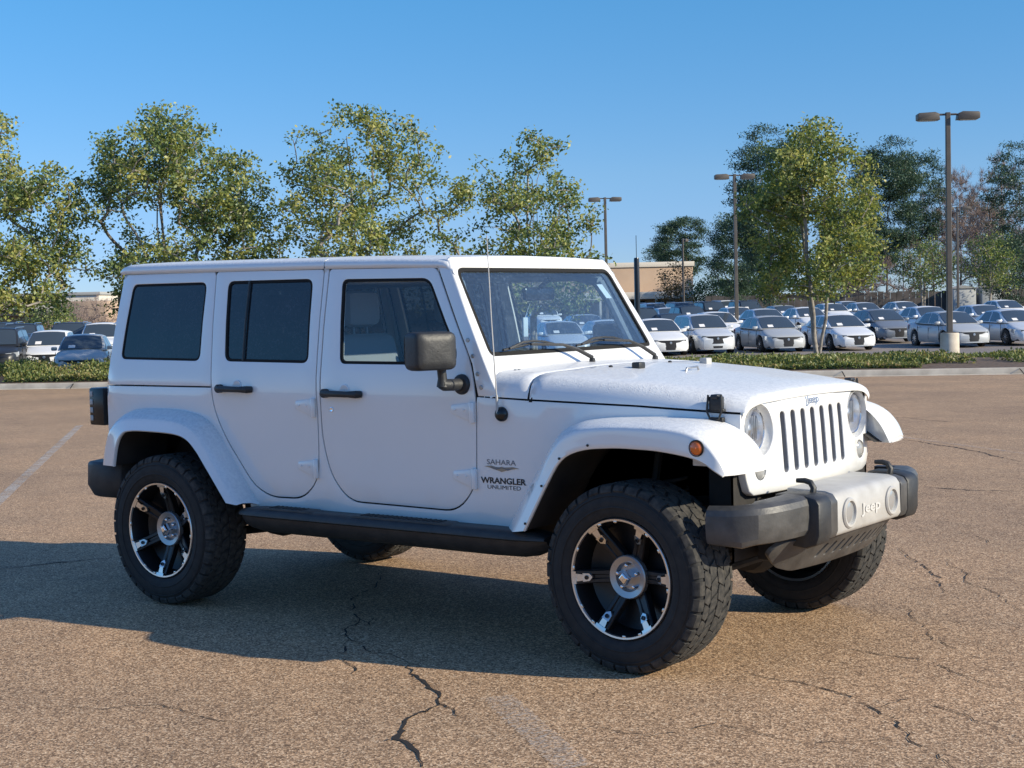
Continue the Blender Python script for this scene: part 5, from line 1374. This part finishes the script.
bl = empty('store_building', G(-66, 195), face_rz(R(-4))); tag(bl, 'white-walled building behind the leftmost tree', 'building')
block(-9, 13, 0, 20, -.5, 4.4, stucco_l, 'wall', bl); block(-9.2, 13.2, -.2, 20, 4.4, 4.8, roofg, 'parapet', bl)
for k in range(5): block(-7+k*3.6, -4.8+k*3.6, -.05, .02, .4, 2.8, trim_black, 'window', bl, 0)
# pale fence panels in front of the wood at right
fence_m = mat('weathered_fence', (.10, .09, .08), .9, fn=speckle((.12, .10, .09), (.05, .045, .04), 1., 1.))
fn_ = empty('board_fence', G(48, 146), face_rz(0)); tag(fn_, 'dark weathered board fence along the foot of the wood', 'fence')
mb = MB(); 
for k in range(120): mb.box(-29+k*.62, -29+k*.62+.58, -.02, .02, -.4, 2.15+.06*math.sin(k*1.7), .0)
mb.build('boards', fence_m, fn_)
for k in range(12):
    mb = MB(); mb.box(-29+k*6.2, -28.86+k*6.2, .03, .16, -.4, 2.2, .0); mb.build('fence_post', fence_m, fn_)
for k, (a_, d_, w_) in enumerate(((43.6, 150, 2.2), (46.2, 150, 1.9))):
    sh = empty('shed', G(a_, d_-6), face_rz(R(3))); tag(sh, ['pale metal shed before the wood, left of its twin', 'pale metal shed before the wood, right of its twin'][k], 'shed', 'pale sheds before the wood')
    block(-w_/2, w_/2, 0, 2, -.3, 2.3, mat('shed_metal', (.42, .44, .46), .6), 'wall', sh, .02); mb = MB(); mb.prism([(-w_/2-.1, 2.3), (0, 2.6), (w_/2+.1, 2.3)], -.1, 2.1); mb.build('roof', roofg, sh)

# parked cars ----------------------------------------------------------------------
car_tyre = mat('small_tyre', (.02, .02, .02), .85); car_rim = mat('alloy', (.50, .51, .53), .3, metal=.9)
car_black = mat('car_black_plastic', (.018, .018, .02), .45); lampglass = mat('lamp_glass', (.62, .66, .70), .12, metal=.5, coat=.5)
PAINT = {k: mat('paint_'+k, c, .40, coat=.4 if max(c) > .1 else .08, metal=mt) for k, c, mt in (('white', (.78, .78, .77), 0.), ('silver', (.66, .68, .70), .25), ('blue_silver', (.44, .45, .45), .1), ('grey', (.20, .215, .235), .15), ('dark', (.022, .024, .028), .0), ('navy', (.030, .034, .044), .0), ('pearl', (.76, .76, .76), .1))}
def make_parked(kind):
    """sedan / hatch / suv; forward is +x, origin on the ground under the middle"""
    root = empty('parked_car')
    if kind == 'sedan':   Lf, Lr, H, W, belt, hoodz, decz, xw0, xr0, xr1, xb1, wb, R_ = 2.28, 2.28, 1.45, .90, .93, .86, 1.02, 1.28, .38, -.72, -1.62, 1.33, .325
    elif kind == 'hatch': Lf, Lr, H, W, belt, hoodz, decz, xw0, xr0, xr1, xb1, wb, R_ = 2.15, 2.10, 1.58, .89, 1.00, .96, 1.08, 1.25, .35, -1.45, -1.95, 1.30, .335
    else:                 Lf, Lr, H, W, belt, hoodz, decz, xw0, xr0, xr1, xb1, wb, R_ = 2.32, 2.32, 1.72, .93, 1.08, 1.06, 1.12, 1.22, .45, -1.75, -2.15, 1.36, .36
    xs = sorted(set([round(v, 3) for v in list(np.linspace(-Lr, Lf, 22))+[s_*wb+o for s_ in (-1, 1) for o in np.linspace(-.42, .42, 9)]+[Lf-.02, Lf-.06, Lf-.12, -Lr+.02, -Lr+.08]]))
    def top(x):
        return itp(x, [-Lr, -Lr+.06, -Lr+.2, xb1, xb1+.4, xw0-.1, xw0, Lf-.55, Lf-.2, Lf-.06, Lf], [decz-.32, decz-.10, decz-.02, decz, belt+.02, belt+.01, belt+.0, hoodz-.07, hoodz-.17, hoodz-.24, hoodz-.36])
    def wid(x): return W*itp(x, [-Lr, -Lr+.08, -Lr+.35, -1.2, 1.2, Lf-.6, Lf-.25, Lf-.08, Lf], [.80, .90, .965, 1, 1, .97, .90, .78, .66])
    def zbot(x):
        z = .20
        for c_ in (-wb, wb):
            q = (R_+.07)**2-(x-c_)**2
            if q > 0: z = max(z, R_+math.sqrt(q)*.97)
        return z
    rows = []
    for x in xs:
        w_ = wid(x); zt = top(x); zb = min(zbot(x), zt-.08); sh = min(zt-.02, itp(x, [-Lr, Lf-.4, Lf], [belt-.06, hoodz-.16, hoodz-.40]))
        sh = max(sh, zb+.03)
        half = [(w_*.93, zb), (w_*.985, zb+(sh-zb)*.15), (w_, zb+(sh-zb)*.5), (w_*.985, zb+(sh-zb)*.85), (w_*.965, sh), (w_*.90, sh+(zt-sh)*.62), (w_*.75, zt-.006), (w_*.35, zt+.015), (0, zt+.022)]
        rows.append([Vector((x, -y, z)) for y, z in half]+[Vector((x, y, z)) for y, z in half[::-1][1:]])
    mb = MB(); mb.grid(rows); k = len(rows[0])
    for r_ in (rows[0], rows[-1]): mb.add(r_, [tuple(range(k))])
    body = mb.build('body', PAINT['white'], root, sharp=50)
    # greenhouse
    def gsec(x):
        zr = itp(x, [xb1, xr1, (xr0+xr1)/2, xr0, xw0], [decz, H-.03, H, H-.03, belt]); zb_ = min(itp(x, [xb1, xw0], [decz-.03, belt-.02]), zr)
        wb_ = W*.93*itp(x, [xb1, xb1+.5, xw0-.5, xw0], [.86, 1, 1, .93]); k = (zr-zb_)/max(H-belt, .1); wt = wb_-(wb_-W*.70)*min(1, k)
        return [(wb_, zb_), (wt+(wb_-wt)*.08, zb_+(zr-zb_)*.90), (wt*.93, zr-.015*k), (wt*.5, zr+.02*k), (0, zr+.03*k)]
    gx = [xb1, xb1+.15, xb1+.4, xr1, (xr0+xr1)/2, xr0, xr0+.3, xw0-.2, xw0]
    gx = sorted(gx); mb = MB(); rows = []
    for x in gx: s_ = gsec(x); rows.append([Vector((x, -y, z)) for y, z in s_]+[Vector((x, y, z)) for y, z in s_[::-1][1:]])
    mb.grid(rows); mb.build('roof', PAINT['white'], root, sharp=40)
    def side_pt(x, t, sg, o=.006):
        s_ = gsec(x); y = s_[0][0]+(s_[1][0]-s_[0][0])*t; z = s_[0][1]+(s_[1][1]-s_[0][1])*t; return Vector((x, sg*(y+o), z))
    def qx(a, b, t): return a+(b-a)*t
    for sg in (-1, 1):
        mid = (xr0+xr1)/2+.05
        for (a0, a1, b0, b1) in ((mid+.04, xw0-.30, mid+.04, xr0+.10), (mid-.04, xb1+.55 if kind != 'sedan' else xb1+.50, mid-.04, xr1+.02)):
            mb = MB(); P = []
            for t in (.08, .5, .97):
                P.append([side_pt(qx(qx(a0, b0, t), qx(a1, b1, t), u), t, sg) for u in (0, .33, .66, 1)])
            mb.grid(P); mb.build('side_window', glass_far, root)
        mb = MB(); mb.box(xw0-.42, xw0-.24, min(sg*W*.93, sg*(W+.13)), max(sg*W*.93, sg*(W+.13)), belt-.0, belt+.13, .04); mb.build('side_mirror', PAINT['white'], root)
        # lamps
        mb = MB(); hx_ = [(Lf-.07, .60), (Lf-.14, .72), (Lf-.36, .84), (Lf-.62, .93)]
        zz0 = hoodz-.36; P = []
        for x, f in hx_: y = wid(x)*(.70 if f < .65 else (.86 if f < .75 else .985)); P.append([Vector((x+.012, sg*(y+.006), z)) for z in (zz0+.02*(Lf-x), zz0+.13+.10*(Lf-x))])
        mb.grid(P); mb.build('headlight', lampglass, root)
        mb = MB(); P = []
        for x, f in ((-Lr+.01, .55), (-Lr+.10, .92), (-Lr+.40, 1.0)): P.append([Vector((x-.02, sg*(wid(x)*f*1.01), z)) for z in (decz-.30, decz-.10)])
        mb.grid(P); mb.build('tail_light', red_lens, root)
        for (x0, z0) in ((.10, belt-.12), (-.85, belt-.11)):
            mb = MB(); mb.box(x0-.09, x0+.09, min(sg*W*.99, sg*W*1.012), max(sg*W*.99, sg*W*1.012), z0, z0+.03, .005); mb.build('door_handle', car_rim, root)
        mb = MB()
        for x0 in (.98, .02, -.98): mb.box(x0-.006, x0+.006, min(sg*W*.98, sg*(W+.002)), max(sg*W*.98, sg*(W+.002)), .32, belt-.06)
        mb.build('door_seam', car_black, root)
    def zat(x, y):
        s_ = gsec(x)[::-1]; return itp(abs(y), [q[0] for q in s_], [q[1] for q in s_])
    def ws(t, y, o=.016):
        x = qx(xw0-.03, xr0+.03, t); y_ = y*gsec(x)[2][0]; return Vector((x+o, y_, zat(x, y_)+o))
    mb = MB(); mb.grid([[ws(t, y) for y in (-.985, -.8, -.5379, -.2, 0, .2, .5379, .8, .985)] for t in (.04, .25, .5, .667, .8, .96)]); mb.build('windscreen', glass_far, root)
    def rw(t, y, o=.016): x = qx(xb1+.05, xr1-.03, t); y_ = y*gsec(x)[2][0]; return Vector((x-o, y_, zat(x, y_)+o))
    mb = MB(); mb.grid([[rw(t, y) for y in (-.94, -.75, -.5379, 0, .5379, .75, .94)] for t in (.08, .3, .5, .75, .94)]); mb.build('rear_window', glass_far, root)
    mb = MB(); mb.grid([[ws(t, y)+Vector((.006, 0, .006)) for y in (-.62, -.30)] for t in (.10, .30)]); mb.build('windscreen_paper', paper, root)
    # nose: V grille, lower intake, plate
    def nose(y, z): return Vector((Lf+.012-.24*abs(y)**2.2-.02*abs(z-.45), y, z))
    mb = MB(); mb.grid([[nose(y*w_, z) for y in (-1, -.6, -.25, 0, .25, .6, 1)] for z, w_ in ((hoodz-.24, .66), (hoodz-.36, .62), (hoodz-.54, .42))]); g_ = mb.build('grille', car_black, root)
    mb = MB(); mb.lathe([(0, .055), (.012, .05), (.014, .0005)], 16, axis='x', M=Matrix.Translation((Lf+.012, 0, hoodz-.34))); mb.build('emblem', car_rim, g_, sharp=60)
    mb = MB(); mb.grid([[nose(y*.62, z) for y in (-1, -.6, -.25, 0, .25, .6, 1)] for z in (.24, .33)]); mb.build('intake', car_black, root)
    mb = MB(); mb.grid([[nose(y*.68, z)+Vector((.02, 0, 0)) for y in (-1, -.6, -.25, 0, .25, .6, 1)] for z in (.185, .20, .235)]); mb.build('bumper_lip', lampglass, root)
    # underside pan so that light does not pass through the body
    mb = MB(); mb.box(-Lr+.15, Lf-.15, -W*.86, W*.86, .19, .26); 
    for c_ in (-wb, wb): mb.box(c_-R_-.05, c_+R_+.05, -W*.55, W*.55, .2, .78)
    mb.build('underbody', car_black, root)
    for c_ in (-wb, wb):
        for sg in (-1, 1):
            mb = MB(); y0 = sg*(W-.10); mb.lathe([(-.095, R_*.62), (-.10, R_*.86), (-.08, R_), (.08, R_), (.10, R_*.86), (.095, R_*.62)], 24, M=Matrix.Translation((c_, y0, R_))); wh = mb.build('wheel', car_tyre, root)
            mb = MB(); yo = sg*(W+.0-.01); mb.lathe([(0, R_*.66), (sg*-.012, R_*.60)], 24, M=Matrix.Translation((c_, yo, R_)))
            for k in range(10):
                a = 2*PI*k/10; mb.add([Vector((c_+r_*math.cos(a+q)*R_, yo-sg*.008*(r_ > .3), R_+r_*math.sin(a+q)*R_)) for r_, q in ((.14, -.35), (.62, -.09), (.62, .09), (.14, .35))], [(0, 1, 2, 3)])
            mb.lathe([(0, R_*.17), (sg*.01, R_*.12), (sg*.012, .0005)], 12, M=Matrix.Translation((c_, yo, R_))); mb.build('rim', car_rim, wh, smooth=False)
            mb = MB(); mb.lathe([(0, R_*.62), (0, .0005)], 20, M=Matrix.Translation((c_, sg*(W-.06), R_))); mb.build('wheel_cover', car_black, wh)
    if kind == 'suv':
        for sg in (-1, 1): mb = MB(); mb.tube([(xr1, sg*.62, H-.03), (xr1+.1, sg*.62, H+.03), (xr0-.1, sg*.62, H+.03), (xr0+.05, sg*.62, H-.04)], .02, 6); mb.build('roof_rail', car_rim, root)
    return root
def kids_(o): return [q for q in C.objects if q.parent == o]
PROTO = {k: make_parked(k) for k in ('sedan', 'hatch', 'suv')}
PK = {k: [(c_, kids_(c_)) for c_ in kids_(r_)] for k, r_ in PROTO.items()}
BODYPAINT = {'body', 'roof', 'side_mirror'}
PM = {}
def parked(kind, paint, a, d, ang, label):
    src = PROTO[kind]; r = src.copy(); C.objects.link(r); tag(r, label, 'car', 'cars parked in the far lot')
    r.location = G(a, d); h = YAW+PI+R(ang); r.rotation_euler = (0, 0, h)
    for c_, gk in PK[kind]:
        q = c_.copy()
        if c_.name.split('.')[0] in BODYPAINT:
            key = (c_.data.name, paint)
            if key not in PM: dm = c_.data.copy(); dm.materials[0] = PAINT[paint]; PM[key] = dm
            q.data = PM[key]
        C.objects.link(q); q.parent = r
        for g_ in gk: gg = g_.copy(); C.objects.link(gg); gg.parent = q
    return r
for row in [
('sedan', 'white', 5.86, 61.0, 10.0, 'white sedan whose nose shows just past the windscreen pillar'),
('hatch', 'silver', 7.89, 62.0, 10.0, 'silver hatchback in the front row, second past the windscreen pillar'),
('sedan', 'blue_silver', 10.66, 62.0, 10.0, 'blue-silver sedan in the front row just left of the forked tree trunks'),
('sedan', 'pearl', 13.47, 62.0, 10.0, 'pale sedan in the front row just right of the forked tree trunks'),
('sedan', 'grey', 16.64, 68.0, 10.0, 'dark grey sedan behind and right of the pale front-row sedan'),
('sedan', 'blue_silver', 18.21, 62.5, 10.0, 'slate-blue sedan in the front row directly behind the tall lamp post'),
('sedan', 'silver', 20.91, 63.0, 10.0, 'silver sedan in the front row cut off by the right picture edge'),
('suv', 'dark', 5.97, 70.0, 10.0, 'black vehicle mostly hidden behind the windscreen pillar'),
('sedan', 'navy', 7.36, 69.0, 10.0, 'dark sedan in the second row behind the white sedan'),
('sedan', 'white', 9.52, 70.0, 10.0, 'white sedan in the second row behind the silver hatchback'),
('sedan', 'silver', 12.93, 77.0, 10.0, 'silver sedan in the second row just right of the middle lamp post'),
('sedan', 'white', 15.48, 79.0, 10.0, 'white sedan in the second row seen between the forked trunks'),
('sedan', 'pearl', 19.87, 72.0, 10.0, 'pale sedan peeking over the slate-blue sedan'),
('sedan', 'silver', 22.82, 73.0, 10.0, 'silver sedan in the second row just right of the tall lamp post'),
('suv', 'silver', 9.82, 103.0, 10.0, 'silver utility vehicle in the back row near the tan building, leftmost of its row'),
('suv', 'grey', 11.92, 104.0, 10.0, 'grey utility vehicle in the back row below the tan building end'),
('suv', 'dark', 14.0, 105.0, 10.0, 'dark utility vehicle in the back row left of the middle lamp post'),
('suv', 'navy', 16.68, 106.0, 10.0, 'navy utility vehicle in the back row right behind the middle lamp post'),
('hatch', 'dark', 10.44, 88.0, 10.0, 'black hatchback between the second row and the utility vehicles'),
('sedan', 'blue_silver', 16.62, 92.0, 10.0, 'blue-grey sedan in the back row left of the tree trunks'),
('sedan', 'white', 20.9, 98.0, 10.0, 'white sedan in the third row right of the tree trunks'),
('sedan', 'silver', 23.23, 99.0, 10.0, 'silver sedan in the third row, middle of three in a line'),
('sedan', 'white', 13.2, 88.0, 10.0, 'white sedan in the third row tucked behind the blue-silver front-row sedan'),
('sedan', 'silver', 9.77, 94.0, 10.0, 'silver sedan in the third row under the tan building'),
('sedan', 'white', 30.17, 92.0, 10.0, 'white sedan in the third row near the right picture edge'),
('suv', 'white', 16.99, 118.0, 10.0, 'white utility vehicle in the last row beside the middle lamp post'),
('sedan', 'pearl', 25.98, 116.0, 10.0, 'pale sedan in the last row behind the forked tree'),
('sedan', 'white', 26.06, 100.0, 10.0, 'white sedan in the third row left of the tall lamp post'),
('suv', 'dark', -19.04, 56.0, 10.0, 'dark vehicle cut off by the left picture edge'),
('sedan', 'navy', -19.36, 60.0, 10.0, 'navy sedan left of the white utility vehicle'),
('hatch', 'white', -17.78, 58.0, 10.0, 'white utility vehicle facing forward at far left'),
('sedan', 'blue_silver', -15.05, 53.0, 10.0, 'slate-grey sedan facing forward beside the white vehicle rear corner'),
('suv', 'navy', -24.28, 72.0, 10.0, 'navy utility vehicle in the back row at the left edge'),
('suv', 'dark', -22.12, 68.0, 10.0, 'black utility vehicle in the back row over the navy sedan'),
('suv', 'navy', -19.94, 68.0, 10.0, 'dark blue utility vehicle in the back row behind the white one'),
('suv', 'white', -17.95, 66.0, 10.0, 'white utility vehicle in the back row touching the white vehicle rear corner'),
('sedan', 'silver', 1.92, 60.0, 10.0, 'silver sedan seen through the windscreen, left of two near ones'),
('sedan', 'pearl', 3.9, 61.0, 10.0, 'pale sedan seen through the windscreen, right of two near ones'),
('sedan', 'blue_silver', 3.5, 72.0, 10.0, 'blue-grey sedan seen through the windscreen behind the near pair'),
('suv', 'white', 2.2, 100.0, 10.0, 'white utility vehicle seen through the windscreen in the back row')]:
    parked(*row)
for k, r_ in PROTO.items():
    for c_, gk in PK[k]:
        for g_ in gk: bpy.data.objects.remove(g_)
        bpy.data.objects.remove(c_)
    bpy.data.objects.remove(r_)
